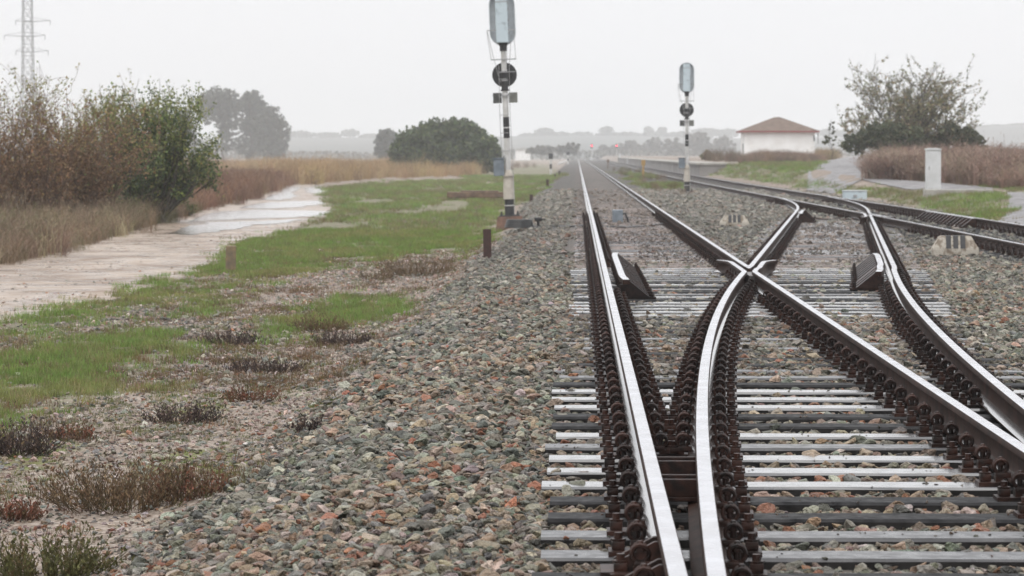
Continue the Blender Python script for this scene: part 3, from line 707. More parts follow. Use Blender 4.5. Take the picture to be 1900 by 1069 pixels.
# ------------------------------------------------------------------ signals
def signal(label, px, py_base, zb, tilt):
    Y = (CAMH - zb) * F / (py_base - PY0); X = at_dist(px, Y)
    root = thing('railway_signal', label, 'railway signal', (X, Y, zb - 0.30), 0)
    root.rotation_euler = (0, tilt, 0)
    Z0 = 0.30
    b = MB(); b.slab([(-0.34, -0.34), (0.34, -0.34), (0.34, 0.34), (-0.34, 0.34)], 0, 0.02)
    b.v = [(x * (1 if z < 0.01 else 0.82), y * (1 if z < 0.01 else 0.82), z if z < .01 else Z0 + 0.06) for x, y, z in b.v]
    b.obj('foundation_block', [M['rust_block']], root)
    zt = Z0 + 0.06
    b = MB(); b.box(-0.24, 0.24, -0.24, 0.24, zt + 0.0006, zt + 0.03)
    for x in (-.19, .19):
        for y in (-.19, .19): b.lathe([(0.025, zt + 0.03), (0.025, zt + 0.07), (0.014, zt + 0.071), (0.014, zt + 0.11)], (x, y), 6)
    b.obj('flange_plate', [M['black_pt']], root)
    zt += 0.03
    b = MB(); b.lathe([(0.115, zt), (0.112, zt + 0.03), (0.107, zt + 0.37)], n=20); b.obj('black_band', [M['black_pt']], root)
    b = MB(); b.lathe([(0.1105, zt + 0.21), (0.1105, zt + 0.235)], n=20); b.obj('white_band', [M['white_pt']], root)
    b = MB(); b.lathe([(0.135, zt + 0.371), (0.13, zt + 0.6), (0.115, zt + 0.92), (0.10, zt + 0.97), (0.072, zt + 1.05)], n=20); b.lathe([(0.142, zt + 0.90), (0.142, zt + 0.93)], n=20)
    b.obj('pole_foot', [pole_foot], root)
    z1 = zt + 1.04
    H = 4.08 - 0.30 - 0.09 + 0.30
    b = MB(); b.lathe([(0.071, z1), (0.066, zt + 3.0), (0.062, zt + 3.95)], n=18); b.obj('pole', [M['white_pt']], root)
    for a, c in ((1.80, 2.03), (2.06, 2.29)):
        b = MB(); b.lathe([(0.0735, zt + a), (0.0725, zt + c)], n=18); b.obj('black_band', [M['black_pt']], root)
    b = MB(); b.lathe([(0.078, zt + 2.93), (0.078, zt + 3.36)], n=18); b.lathe([(0.105, zt + 2.90), (0.105, zt + 2.935)], n=18); b.obj('black_band', [M['black_pt']], root)
    b = MB(); b.lathe([(0.079, zt + 3.13), (0.0795, zt + 3.16)], n=18); b.obj('clamp_ring', [M['galv']], root)
    # equipment box on the pole's left
    b = MB(); b.box(-0.335, -0.085, -0.10, 0.16, zt + 0.92, zt + 1.32, 0, 0.01); b.obj('junction_box', [M['box_blue']], root)
    b = MB(); b.box(-0.36, -0.07, -0.13, 0.18, zt + 1.321, zt + 1.345, 0, 0.005); b.obj('box_roof', [M['box_blue']], root)
    # plate across the pole (two halves) and its clamp
    b = MB(); b.box(-0.285, -0.082, -0.015, 0.015, zt + 2.62, zt + 2.86); b.obj('sign_plate', [M['plate']], root)
    b = MB(); b.box(0.082, 0.285, -0.015, 0.015, zt + 2.62, zt + 2.86); b.obj('sign_plate', [M['plate2']], root)
    b = MB(); b.box(-0.29, 0.29, 0.0155, 0.03, zt + 2.80, zt + 2.83); b.box(-0.09, 0.09, -0.095, 0.02, zt + 2.78, zt + 2.81); b.obj('bracket', [M['galv']], root)
    # round signal seen from its back
    zc = zt + 3.28
    b = MB()
    b.lathe([(0.285, 0.10), (0.29, 0.13), (0.29, 0.16), (0.27, 0.165)], (0, zc), 32, 0, 'y'); b.lathe([(0.11, 0.02), (0.13, 0.05), (0.13, 0.10)], (0.05, zc), 20, 0, 'y')
    b.obj('round_disc', [M['black_pt']], root)
    # ladder stays, cross bars, wires
    for zz, w0, w1 in ((3.62, -0.30, 0.29),):
        b = MB(); b.box(w0, w1, -0.10, -0.075, zt + zz, zt + zz + 0.025); b.obj('cross_bar', [M['galv']], root)
    b = MB(); b.box(-0.11, 0.26, -0.10, -0.08, zt + 3.33, zt + 3.35); b.obj('cross_bar', [M['galv']], root)
    b = MB(); b.box(-0.37, 0.30, -0.20, -0.175, zt + 4.30, zt + 4.325); b.obj('cross_bar', [M['galv']], root)
    b = MB()
    for pts in ([(-0.36, -.19, zt + 4.31), (-0.35, -.16, zt + 4.1), (-0.29, -.09, zt + 3.63)], [(-0.35, -.19, zt + 4.28), (-0.24, -.12, zt + 3.7), (-0.10, -.10, zt + 3.1)], [(0.26, -.19, zt + 4.31), (0.28, -.12, zt + 3.63)], [(0.2, -.15, zt + 4.2), (0.12, -.1, zt + 3.4), (0.10, -.08, zt + 2.4)], [(0.09, -.1, zt + 4.0), (0.06, -.1, zt + 3.4)],
                [(-0.12, -.09, zt + 3.5), (-0.14, -.1, zt + 2.4), (-0.13, -.1, zt + 1.35)], [(0.10, -.08, zt + 2.4), (0.12, -.1, zt + 1.2), (0.13, -.12, zt + 0.1)]):
        b.tube(pts, 0.0065, 5)
    for k in range(5): b.tube([(-0.14, -.1, zt + 1.5 + k * .42), (0.06, -.09, zt + 1.5 + k * .42)], 0.008, 5)
    b.obj('wire', [M['galv']], root)
    # head: grey back board with rounded ends, pale blue housing, dark saddle
    hw = 0.305; z0h = zt + 3.96; hh = 1.24; sh = 0.20
    def stad(w, za, zb_, k=12):
        r = w; pts = []
        for i in range(k + 1):
            q = math.pi + math.pi * i / k; pts.append((w * math.cos(q), za + r * 0.95 + r * 0.95 * math.sin(q)))
        for i in range(k + 1):
            q = math.pi * i / k; pts.append((w * math.cos(q), zb_ - r * 0.95 + r * 0.95 * math.sin(q)))
        return pts
    b = MB(); b.prism(stad(hw, z0h, z0h + hh), 0.10, 0.12); b.obj('back_board', [M['blue_grey2']], root)
    b = MB(); o, i_ = stad(hw, z0h, z0h + hh), stad(hw - 0.022, z0h + .022, z0h + hh - .022); m = len(o)
    vs = [(x, -0.02, z) for x, z in o] + [(x, -0.02, z) for x, z in i_] + [(x, 0.0995, z) for x, z in o] + [(x, 0.0995, z) for x, z in i_]
    fs = []
    for k in range(m):
        k2 = (k + 1) % m; fs += [(k, k2, m + k2, m + k), (2 * m + k, 2 * m + k2, k2, k), (m + k, m + k2, 3 * m + k2, 3 * m + k)]
    b.add(vs, fs); b.obj('rim', [M['blue_grey2']], root)
    b = MB(); b.box(-0.15, 0.13, -0.22, 0.0985, z0h + 0.06, z0h + 1.16, 0, 0.012); b.obj('lamp_housing', [M['blue_grey']], root)
    b = MB(); b.box(-0.10, 0.10, -0.12, 0.08, z0h - 0.005, z0h + 0.055); b.lathe([(0.085, z0h - 0.13), (0.085, z0h - 0.006)], n=16); b.obj('saddle', [M['black_pt']], root)
    b = MB()
    for zz in (0.25, 0.55, 0.8, 0.95): b.box(0.1305, 0.15, -0.2, -0.12, z0h + zz, z0h + zz + 0.06)
    b.box(-0.16, 0.14, -0.226, -0.2205, z0h + 1.0, z0h + 1.02); b.obj('hinge', [M['galv']], root)
    return root
pole_foot = pmat('stained_white_paint', (0.50, 0.46, 0.40), 0.6, col2=(0.36, 0.32, 0.27), scale=6)
signal('taller railway signal with striped pole, seen from behind on the grassy left verge', 947, 406, -0.15, R(-2.2))
signal('smaller farther railway signal seen from behind, standing in ballast between the tracks', 1275, 358, -0.20, R(-0.3))
def far_signal(label, px, Y, h):
    root = thing('colour_light_signal', label, 'railway signal', (at_dist(px, Y), Y, -0.3))
    b = MB(); b.lathe([(0.12, 0), (0.10, h - 1.4)], n=10); b.obj('post', [M['white_pt']], root)
    b = MB(); b.box(-0.32, 0.32, -0.1, 0.15, h - 1.4, h, 0, 0.05); b.obj('head', [M['black_pt']], root)
    b = MB(); b.lathe([(0.17, -0.16), (0.17, -0.1005)], (0, h - 0.55), 14, 0, 'y'); b.obj('lit_lamp', [M['red_lamp']], root)
    b = MB(); b.box(-0.5, 0.5, 0.3, 0.7, 0, 0.9, 0, 0.05); b.obj('relay_box', [M['white_cab']], root)
far_signal('distant signal with a red light just right of the vanishing point', 1098, 880, 4.9)
far_signal('distant signal with a brighter red light, right of the other red one', 1144, 860, 4.9)

# ------------------------------------------------------------------ small lineside things
def post(name, label, px, py_top, py_bot, wpx, mat, kindw, lean=0.0, sect=None):
    p = on_ground(px, py_bot); s = F / p.y; h = (py_bot - py_top) / s; w = wpx / s
    b = MB()
    if sect == 'rail':                     # an old length of rail set upright
        k = w / 0.14
        b.slab([(x * k, (z + 0.08) * k) for x, z in HALF] + [(-x * k, (z + 0.08) * k) for x, z in HALF[::-1]][1:-1], -0.2, h)
    else: b.box(-w / 2, w / 2, -w / 2, w / 2, -0.2, h, 0, w * 0.08)
    o = b.obj(name, [mat], None, p); o.rotation_euler = (0, lean, 0.1)
    return tag(o, label, kindw)
post('concrete_post', 'short lichen stained concrete post in the grass beside the dirt path', 428, 456, 504, 19, M['conc_lichen'], 'post', R(1))
post('rusty_stake', 'thick rusty steel stake at the ballast edge, nearest of the stakes', 904, 425, 480, 15, M['rust'], 'stake', R(-1), 'rail')
post('rusty_stake', 'rusty red stake farther along the ballast edge beyond the tall signal', 1015.5, 333, 349, 5, M['rust'], 'stake', 0, 'rail')
post('rusty_stake', 'very short rusty stake just right of the tall signal foot', 985.5, 361, 374, 6, M['rust'], 'stake', 0, 'rail')
post('rusty_stake', 'tiny dark stake in the verge below the striped marker posts', 1030, 323.5, 331, 3, M['rust'], 'stake')
post('rusty_stake', 'dark stake in the verge farther off, behind the tiny one', 1038, 317, 325, 3, M['rust'], 'stake')
def striped_post(label, px, py_top, py_bot, wpx):
    p = on_ground(px, py_bot); s = F / p.y; h = (py_bot - py_top) / s; w = wpx / s
    t = thing('marker_post', label, 'marker post', p)
    b = MB(); b.lathe([(w / 2, 0), (w / 2, h * 0.74)], n=10); b.obj('post', [M['white_pt']], t)
    b = MB(); b.lathe([(w * .53, h * 0.27), (w * .53, h * 0.5)], n=10); b.obj('black_band', [M['black_pt']], t)
    b = MB(); b.box(-w * 1.0, w * 1.0, -w * .4, w * .4, h * 0.741, h, 0, w * .1); b.obj('head', [M['black_pt']], t)
striped_post('black and white marker post with a dark head, left of the distant track', 1022, 285, 324, 4)
striped_post('smaller marker post with a dark head, close to the vanishing point', 1054, 282, 305, 3)
# curved white edging beside the far track
b = MB()
cpts = [on_ground(x, y) for x, y in ((1036, 306), (1046, 303), (1053, 299), (1058, 295), (1060, 291.5))]
o0 = cpts[0].copy()
b.tube([tuple(c - o0 + Vector((0, 0, 0.28))) for c in cpts], 0.16, 6)
for c in cpts: b.box(c.x - o0.x - .1, c.x - o0.x + .1, c.y - o0.y - .1, c.y - o0.y + .1, c.z - o0.z - .1, c.z - o0.z + .2)
tag(b.obj('white_edging', [M['white_pt']], None, o0), 'low white edging bending beside the distant left verge', 'edging')
# old slabs stacked by the signal
p = on_ground(885, 371); s = F / p.y
t = thing('slab_stack', 'long brown slab resting on rubble in the grass behind the tall signal', 'slab', p)
b = MB(); b.box(-55 / s, 52 / s, -0.5, 0.6, 0.10, 0.34, 0, 0.02); b.box(-30 / s, 40 / s, -0.2, 0.9, 0.3405, 0.40, 0, 0.02); b.obj('slab', [M['conc_brown']], t)
b = MB()
for k in range(34):
    x = random.uniform(-80, 45) / s; y = random.uniform(-.8, .3); q = random.uniform(.08, .2)
    b.box(x - q, x + q, y - q, y + q, -0.05, random.uniform(.06, .0995), 0, 0.02)
b.obj('rubble', [M['conc_brown']], t)
# pointed boxes between the rails and the cables over the track
p = on_plane(1146, 413, -0.19)
t = thing('track_box', 'small grey equipment box with a bent cable pipe between the rails', 'equipment box', p)
b = MB(); b.box(-0.12, 0.12, -0.16, 0.16, -0.03, 0.29, 0, 0.015); b.obj('box', [M['box_blue']], t)
b = MB(); b.tube([(0.12, 0, 0.20), (0.17, 0, 0.21), (0.22, 0, 0.10), (0.25, 0, -0.02)], 0.022, 8); b.obj('pipe', [M['cable']], t)
p0 = on_ground(968, 428)
t = thing('cable', 'black cables lying across the straight track from a coil at the tall signal foot', 'cable', p0)
def cab(pts, r=0.02):
    b = MB(); P = [on_plane(x, y, z) - p0 for x, y, z in pts]
    Q = []
    for i in range(len(P) - 1):
        for j in range(4):
            c = P[i].lerp(P[i + 1], j / 4); c.y += random.uniform(-.10, .10); c.z += random.uniform(0, .012); Q.append(tuple(c))
    Q.append(tuple(P[-1])); b.tube(Q, r, 6); return b
cab([(960, 421, -0.28), (985, 420, -0.2), (1020, 420.5, -0.19), (1060, 420, -0.19), (1097, 417.5, -0.185), (1128, 415, -0.185)]).obj('strand', [M['cable']], t)
cab([(955, 424, -0.30), (985, 423, -0.2), (1040, 422, -0.19), (1100, 419, -0.185), (1160, 423, -0.18), (1205, 419, -0.18), (1246, 414, -0.17)]).obj('strand', [M['cable']], t)
b = MB(); b.lathe([(0.03, 0), (0.03, 0.2)], (0.35, 0.1), 8); b.box(0.27, 0.43, 0.05, 0.15, 0.20, 0.28, 0, .01); b.box(0.43, 0.50, 0.08, 0.12, 0.23, 0.25); b.obj('terminal', [M['cable']], t)
b = MB()
for k in range(5): b.torus((-0.05, 0, 0.08 + 0.035 * k), 0.30 - 0.012 * k, 0.02, 22, 6, 'z')
b.obj('coil', [M['cable']], t)
# crank rods beside the farther crossing
p = on_plane(1560, 407, -0.17); Yc = p.y
t = thing('point_rod', 'rusty rod crossing the connecting track just before the farther crossing', 'rod', p)
b = MB(); xl, xr_ = float(x_div_left(Yc)) + 0.12 - p.x, float(x_div_right(Yc)) - 0.1 - p.x
b.tube([(xl, 0, 0.06), (xl + .25, 0, 0.05), (xl + .5, 0, 0.0), (xr_ - .3, 0, 0.0), (xr_, 0, 0.03)], 0.022, 8); b.obj('rod', [M['rust']], t)
b = MB(); b.box(xl - .02, xl + .05, -.1, .1, 0.0, 0.12, 0, .01); b.obj('clevis', [M['fast']], t)
def fouling_marker(label, px0, px1, py_top, py_bot):
    p = on_plane((px0 + px1) / 2, py_bot, -0.195); s = F / p.y; W = (px1 - px0) / s; H = (py_bot - py_top) / s * 1.12
    t = thing('clearance_marker', label, 'clearance marker', p)
    tw = W * 0.34; D = 0.28
    b = MB(); bm = bmesh.new()
    lo = [(-W / 2, 0), (W / 2, 0), (W / 2, D), (-W / 2, D)]; hi = [(-tw, .06), (tw, .06), (tw, D - .06), (-tw, D - .06)]
    vs = [bm.verts.new((x, y, -0.08)) for x, y in lo] + [bm.verts.new((x, y, H * .35)) for x, y in lo] + [bm.verts.new((x, y, H)) for x, y in hi]
    for q in ((3, 2, 1, 0), (8, 9, 10, 11)): bm.faces.new([vs[i] for i in q])
    for l in (0, 4):
        for k in range(4): bm.faces.new([vs[l + k], vs[l + (k + 1) % 4], vs[l + 4 + (k + 1) % 4], vs[l + 4 + k]])
    bmesh.ops.bevel(bm, geom=bm.edges[:], offset=0.012, segments=2, affect='EDGES'); bm.verts.index_update()
    b.add([v.co for v in bm.verts], [[v.index for v in f.verts] for f in bm.faces]); bm.free()
    b.obj('block', [M['marker']], t)
    for k in range(3):
        xc = (-0.155 + 0.155 * k) * W; w = 0.055 * W; b = MB()
        z0, z1 = H * .36, H; y0, y1 = 0.0, 0.06
        e = 0.004
        b.add([(xc - w, y0 - e, z0), (xc + w, y0 - e, z0), (xc + w, y1 - e, z1 + e), (xc - w, y1 - e, z1 + e), (xc - w, D - .06, z1 + e), (xc + w, D - .06, z1 + e),
               (xc - w, y0 + .02, z0), (xc + w, y0 + .02, z0), (xc + w, y1 + .02, z1 - .01), (xc - w, y1 + .02, z1 - .01), (xc - w, D - .06, z1 - .01), (xc + w, D - .06, z1 - .01)],
              [(0, 1, 2, 3), (3, 2, 5, 4), (0, 3, 9, 6), (1, 7, 8, 2), (3, 4, 10, 9), (2, 8, 11, 5), (0, 6, 7, 1), (4, 5, 11, 10)])
        b.obj('black_stripe', [M['black_pt']], t)
fouling_marker('whitewashed concrete clearance block with three black stripes, nearer and larger, at the right', 1731, 1816, 442, 474)
fouling_marker('weathered concrete clearance block with three black stripes, farther and smaller, between the tracks', 1336, 1390, 402, 420)
# white cabinets
p = on_ground(1731, 356); s = F / p.y
t = thing('relay_cabinet', 'tall narrow white cabinet standing on the green bank at the right', 'cabinet', p)
w, h = 13.5 / s, 81 / s
b = MB(); b.box(-w * 1.0, w, -w * .7, w * .7, 0.02, h * .955, 0, 0.015); b.obj('body', [M['white_cab']], t)
b = MB(); b.prism([(-w * 1.12, h * .956), (w * 1.08, h * .956), (w * 1.08, h * .975), (w * .5, h), (-w * .5, h), (-w * 1.12, h * .975)], -w * .85, w * .85); b.obj('cap', [M['white_cab']], t)
b = MB(); b.box(-w * .82, w * .82, -w * .7 - .008, -w * .7 - .0005, h * .10, h * .9, 0); b.obj('door', [M['white_cab']], t)
b = MB(); b.box(-w * .7, -w * .55, -w * .7 - .03, -w * .7 - .009, h * .5, h * .58); b.obj('handle', [M['galv']], t)
b = MB(); b.box(-w * 1.5, w * 1.5, -w * 1.2, w * 1.2, -0.2, 0.0195, 0, .01); b.obj('plinth', [M['concrete']], t)
p = on_ground(1586, 373); p.x = max(p.x, float(fRR(p.y)) + 0.75); s = F / p.y
p = Vector((at_dist(1586, 101), 101.0, float(gz(at_dist(1586, 101), 101.0))))
if p.x < float(fRR(p.y)) + 0.6: p.x = float(fRR(p.y)) + 0.6
t = thing('point_machine_box', 'low pale blue equipment box behind the outermost rail at the right', 'equipment box', p)
b = MB(); b.box(-0.40, 0.40, -0.25, 0.25, -0.05, 0.29, 0, 0.02); b.obj('body', [M['blue_grey']], t)
b = MB(); b.box(-0.42, 0.42, -0.27, 0.27, 0.2905, 0.33, 0, 0.012); b.obj('lid', [M['blue_grey2']], t)
b = MB(); b.box(-0.06, 0.06, -0.28, -0.2505, 0.10, 0.18); b.lathe([(0.03, -0.28), (0.03, -0.2505)], (0.22, 0.06), 10, 0, 'y'); b.obj('lock', [M['galv']], t)
p = on_ground(1832, 360); s = F / p.y
tag(MB_slab if False else (lambda: (lambda b: (b.box(-2.0, 0.15, -0.3, 0.3, -0.15, 0.14, 0, .02), b.obj('kerb_stone', [M['concrete']], None, p))[1])(MB()))(), 'long low concrete kerb ending in the green bank right of the tall white cabinet', 'kerb stone')
for k, (px, yt, yb, w) in enumerate(((1150, 283.5, 294, 3.2), (1164.5, 289, 301, 4.2))):
    p = on_ground(px, yb); s = F / p.y; h = (yb - yt) / s; t = thing('trackside_cabinet', ['distant small white cabinet right of the red signals', 'second distant white cabinet, nearer and to the right of the first'][k], 'cabinet', p)
    b = MB(); b.box(-w / s / 2, w / s / 2, -.3, .3, 0, h * .93, 0, .03); b.obj('body', [M['white_cab']], t)
    b = MB(); b.box(-w / s * .58, w / s * .58, -.36, .36, h * .9305, h, 0, .03); b.obj('cap', [M['white_cab']], t)
for k, (px, yt, yb, w, mt, nm, lb) in enumerate(((1193.5, 297, 331, 5, 'yellow', 'yellow_marker', 'ochre yellow marker post with a small board, in the weeds between the tracks'), (1128, 296, 313, 3, 'conc_brown', 'brown_marker', 'thin brownish marker post between the tracks, left of the yellow one'))):
    p = on_ground(px, yb); s = F / p.y; h = (yb - yt) / s; t = thing(nm, lb, 'marker post', p)
    b = MB(); b.box(-w * .35 / s, w * .35 / s, -.05, .05, -.1, h * .7, 0, .005); b.obj('post', [M[mt]], t)
    b = MB(); b.box(-w * .75 / s, w * .75 / s, -.04, .04, h * .701, h, 0, .01); b.obj('board', [M[mt]], t)
# ------------------------------------------------------------------ platform, hut, far buildings, pylon
t = thing('station_platform', 'low pale platform along the far right hand track, left of the white hut', 'platform', (9.4, 208, 0))
b = MB(); b.box(-0.75, 4.5, 0, 420, -0.5, 0.62); b.obj('wall', [pmat('platform_wall', (0.33, 0.315, 0.30), 0.85, col2=(0.2, 0.18, 0.17), scale=0.35)], t)
b = MB(); b.box(-0.95, 4.6, -0.1, 420.2, 0.6205, 0.78, 0, 0.02); b.obj('edge_slab', [M['concrete']], t)
YH = 285.0; s = F / YH
hx0 = at_dist(1381, YH); W = 130 / s; Dp = 6.0; zb = float(gz(hx0, YH)) - .15; hw = 55.5 / s
zb = CAMH - (300 - PY0) / s; z1 = CAMH + (PY0 - 246) / s; za = CAMH + (PY0 - 217) / s
t = thing('white_hut', 'white hut with a brown hipped roof standing alone behind brown weeds', 'hut', (hx0 + W / 2, YH, zb))
H = z1 - zb
b = MB(); b.box(-W / 2, W / 2, 0, Dp, -0.6, H); wl_ = b.obj('wall', [M['white_wall']], t)
b = MB(); b.box(-W / 2 - .03, W / 2 + .03, -.03, Dp + .03, -0.6, 0.55); b.obj('plinth', [M['red_pt']], t)
e = 0.42; A = za - zb
b = MB(); rx = 0.25
V = [(-W / 2 - e, -e, H + .16), (W / 2 + e, -e, H + .16), (W / 2 + e, Dp + e, H + .16), (-W / 2 - e, Dp + e, H + .16), (-.05 - rx, Dp / 2 - .3, A), (-.05 + rx, Dp / 2 - .3, A), (-.05 + rx, Dp / 2 + .3, A), (-.05 - rx, Dp / 2 + .3, A)]
b.add(V, [(0, 1, 5, 4), (1, 2, 6, 5), (2, 3, 7, 6), (3, 0, 4, 7), (4, 5, 6, 7), (3, 2, 1, 0)]); b.obj('roof', [M['roof']], t)
b = MB(); b.box(-W / 2 - e - .02, W / 2 + e + .02, -e - .02, Dp + e + .02, H + .0, H + .158); b.obj('fascia', [M['red_pt']], t)
b = MB(); b.box(W / 2 - .12, W / 2 + .004, -.02, .9, H - .85, H - .30); b.obj('vent', [M['black_pt']], t)
b = MB(); b.box(-W / 2 - .01, -W / 2 + .2, 1.2, 3.0, 0.6, 1.75); b.obj('window', [M['plate']], t)
b = MB(); b.tube([(W / 2 + .3, -.2, H - .02), (W / 2 + .3, -.2, H - 1.1)], .05, 8); b.obj('downpipe', [M['galv']], t)
t = thing('pale_barn', 'blurred pale low building far off, left of the vanishing point', 'building', (at_dist(970, 1050), 1050, -1))
b = MB(); b.box(-2.6, 2.6, 0, 7, 0, 4.0); b.obj('wall', [M['white_wall']], t)
b = MB(); b.prism([(-2.8, 4.001), (2.8, 4.001), (0, 5.0)], -.3, 7.3); b.obj('roof', [M['concrete']], t)
Yp = 760.0; s = F / Yp; xp = at_dist(53, Yp)
t = thing('lattice_pylon', 'tall lattice power pylon rising behind the left bushes', 'pylon', (xp, Yp, -1))
PH = 46.0
def hwid(z): return 2.6 - 1.2 * min(1, z / 22) - 0.35 * max(0, (z - 22) / 24)
b = MB(); lev = [0, 5, 10, 14.5, 18.5, 22, 25, 28, 31, 34, 37, 40, 43, PH]; sg = [(-1, -1), (1, -1), (1, 1), (-1, 1)]
for a, c in zip(lev[:-1], lev[1:]):
    for k in range(4):
        (x0, y0), (x1, y1) = sg[k], sg[(k + 1) % 4]; wa, wc = hwid(a), hwid(c)
        b.tube([(x0 * wa, y0 * wa, a), (x0 * wc, y0 * wc, c)], 0.10, 4); b.tube([(x0 * wa, y0 * wa, a), (x1 * wc, y1 * wc, c)], 0.055, 4); b.tube([(x1 * wa, y1 * wa, a), (x0 * wc, y0 * wc, c)], 0.055, 4); b.tube([(x0 * wc, y0 * wc, c), (x1 * wc, y1 * wc, c)], 0.05, 4)
b.obj('tower', [M['lattice']], t)
for z, l0, l1 in ((29.0, -3.2, 5.4), (33.0, -6.2, 4.6), (36.8, -3.2, 6.0)):
    b = MB()
    for y in (-.9, .9): b.tube([(l0, 0, z + .3), (-1.2, y, z), (1.2, y, z), (l1, 0, z + .3)], 0.07, 4)
    b.tube([(l0, 0, z + .3), (-1.1, 0, z + 1.1)], .05, 4); b.tube([(l1, 0, z + .3), (1.1, 0, z + 1.1)], .05, 4)
    for x in (l0 + .1, l1 - .1): b.tube([(x, 0, z + .25), (x, 0, z - .9)], .09, 5)
    b.obj('cross_arm', [M['lattice']], t)
# ------------------------------------------------------------------ scattered ground cover
def scatter(name, P, rot, scl, col, variants, mat):
    P = np.asarray(P, np.float32); n = len(P)
    me = bpy.data.meshes.new(name); me.vertices.add(n); me.vertices.foreach_set('co', P.ravel())
    def at(nm, ty, fld, arr): a = me.attributes.new(nm, ty, 'POINT'); a.data.foreach_set(fld, np.ascontiguousarray(arr).ravel())
    at('rot', 'FLOAT_VECTOR', 'vector', np.asarray(rot, np.float32)); at('scl', 'FLOAT_VECTOR', 'vector', np.asarray(scl, np.float32))
    c4 = np.ones((n, 4), np.float32); c4[:, :3] = col; at('col', 'FLOAT_COLOR', 'color', c4)
    at('pick', 'INT', 'value', rng.integers(0, len(variants), n).astype(np.int32))
    me.materials.append(mat)
    coll = bpy.data.collections.new(name + '_shapes')
    for k, v in enumerate(variants):
        v.materials.clear(); v.materials.append(mat)
        coll.objects.link(bpy.data.objects.new(f'{name}_shape', v))
    ng = bpy.data.node_groups.new(name + '_scatter', 'GeometryNodeTree')
    ng.interface.new_socket('Geometry', in_out='INPUT', socket_type='NodeSocketGeometry'); ng.interface.new_socket('Geometry', in_out='OUTPUT', socket_type='NodeSocketGeometry')
    N, L = ng.nodes, ng.links
    gi, go = N.new('NodeGroupInput'), N.new('NodeGroupOutput'); ip = N.new('GeometryNodeInstanceOnPoints'); ci = N.new('GeometryNodeCollectionInfo')
    ci.inputs['Collection'].default_value = coll; ci.inputs['Separate Children'].default_value = True; ci.inputs['Reset Children'].default_value = True
    def na(nm, ty): q = N.new('GeometryNodeInputNamedAttribute'); q.data_type = ty; q.inputs['Name'].default_value = nm; return q.outputs['Attribute']
    eu = N.new('FunctionNodeEulerToRotation'); L.new(na('rot', 'FLOAT_VECTOR'), eu.inputs[0])
    L.new(gi.outputs[0], ip.inputs['Points']); L.new(ci.outputs[0], ip.inputs['Instance']); ip.inputs['Pick Instance'].default_value = True
    L.new(na('pick', 'INT'), ip.inputs['Instance Index']); L.new(eu.outputs[0], ip.inputs['Rotation']); L.new(na('scl', 'FLOAT_VECTOR'), ip.inputs['Scale'])
    L.new(ip.outputs[0], go.inputs[0])
    o = link(name, me); md = o.modifiers.new('scatter', 'NODES'); md.node_group = ng
    return kind(o, 'stuff')
def stone_shapes(k):
    out = []
    for i in range(k):
        r = random.Random(100 + i); bm = bmesh.new()
        for _ in range(r.choice((10, 12, 14))):
            v = Vector((r.gauss(0, 1), r.gauss(0, 1), r.gauss(0, 1))).normalized(); v *= r.uniform(0.8, 1.0)
            bm.verts.new((v.x * r.uniform(.75, 1.1), v.y * 0.85, v.z * 0.56))
        res = bmesh.ops.convex_hull(bm, input=bm.verts[:])
        bmesh.ops.delete(bm, geom=[v for v in bm.verts if not v.link_faces], context='VERTS')
        bmesh.ops.bevel(bm, geom=bm.edges[:], offset=0.045, segments=1, affect='EDGES')
        me = bpy.data.meshes.new('stone_shape'); bm.to_mesh(me); bm.free(); me.shade_flat(); out.append(me)
    return out
def view_points(n, y0, y1, p=1.0, mx=1.2, xr=None):
    """n plan points in the strip the photo sees (and a margin), denser near the camera: density falls as Y^-p"""
    u = rng.random(n); e = 2 - p
    Y = (y0 ** e + u * (y1 ** e - y0 ** e)) ** (1 / e) if abs(e) > 1e-6 else y0 * (y1 / y0) ** u
    a, b = -PX0 / F * Y - mx, (1900 - PX0) / F * Y + mx
    X = a + rng.random(n) * (b - a)
    if xr is not None:
        k = (X > xr[0]) & (X < xr[1]); X, Y = X[k], Y[k]
    return X, Y
def steel_clear(X, Y, m=0.085):
    k = np.ones(X.shape, bool)
    for f, a, b in ((fxL, 0, 1400), (fxR, 0, 1400), (x_div_left, 0, 96), (x_div_right, 0, 96), (x_right_left, 30, 1300), (fRR, 30, 1300)):
        k &= ~((np.abs(X - f(Y)) < m) & (Y > a) & (Y < b))
    return k
def over_sleeper(X, Y):
    inside = np.zeros(X.shape, bool); o = np.argsort(Y); Ys = Y[o]
    for x0, x1, y0, y1 in sleeper_rects:
        i, j = np.searchsorted(Ys, y0), np.searchsorted(Ys, y1); s_ = o[i:j]; inside[s_] |= (X[s_] > x0) & (X[s_] < x1)
    return inside
def palette(n, cols, w, jit=0.18):
    cols = np.array(cols); w = np.array(w, float); k = rng.choice(len(cols), n, p=w / w.sum())
    return cols[k] * (1 + jit * rng.standard_normal((n, 1))).clip(0.55, 1.6) * (1 + 0.05 * rng.standard_normal((n, 3)))
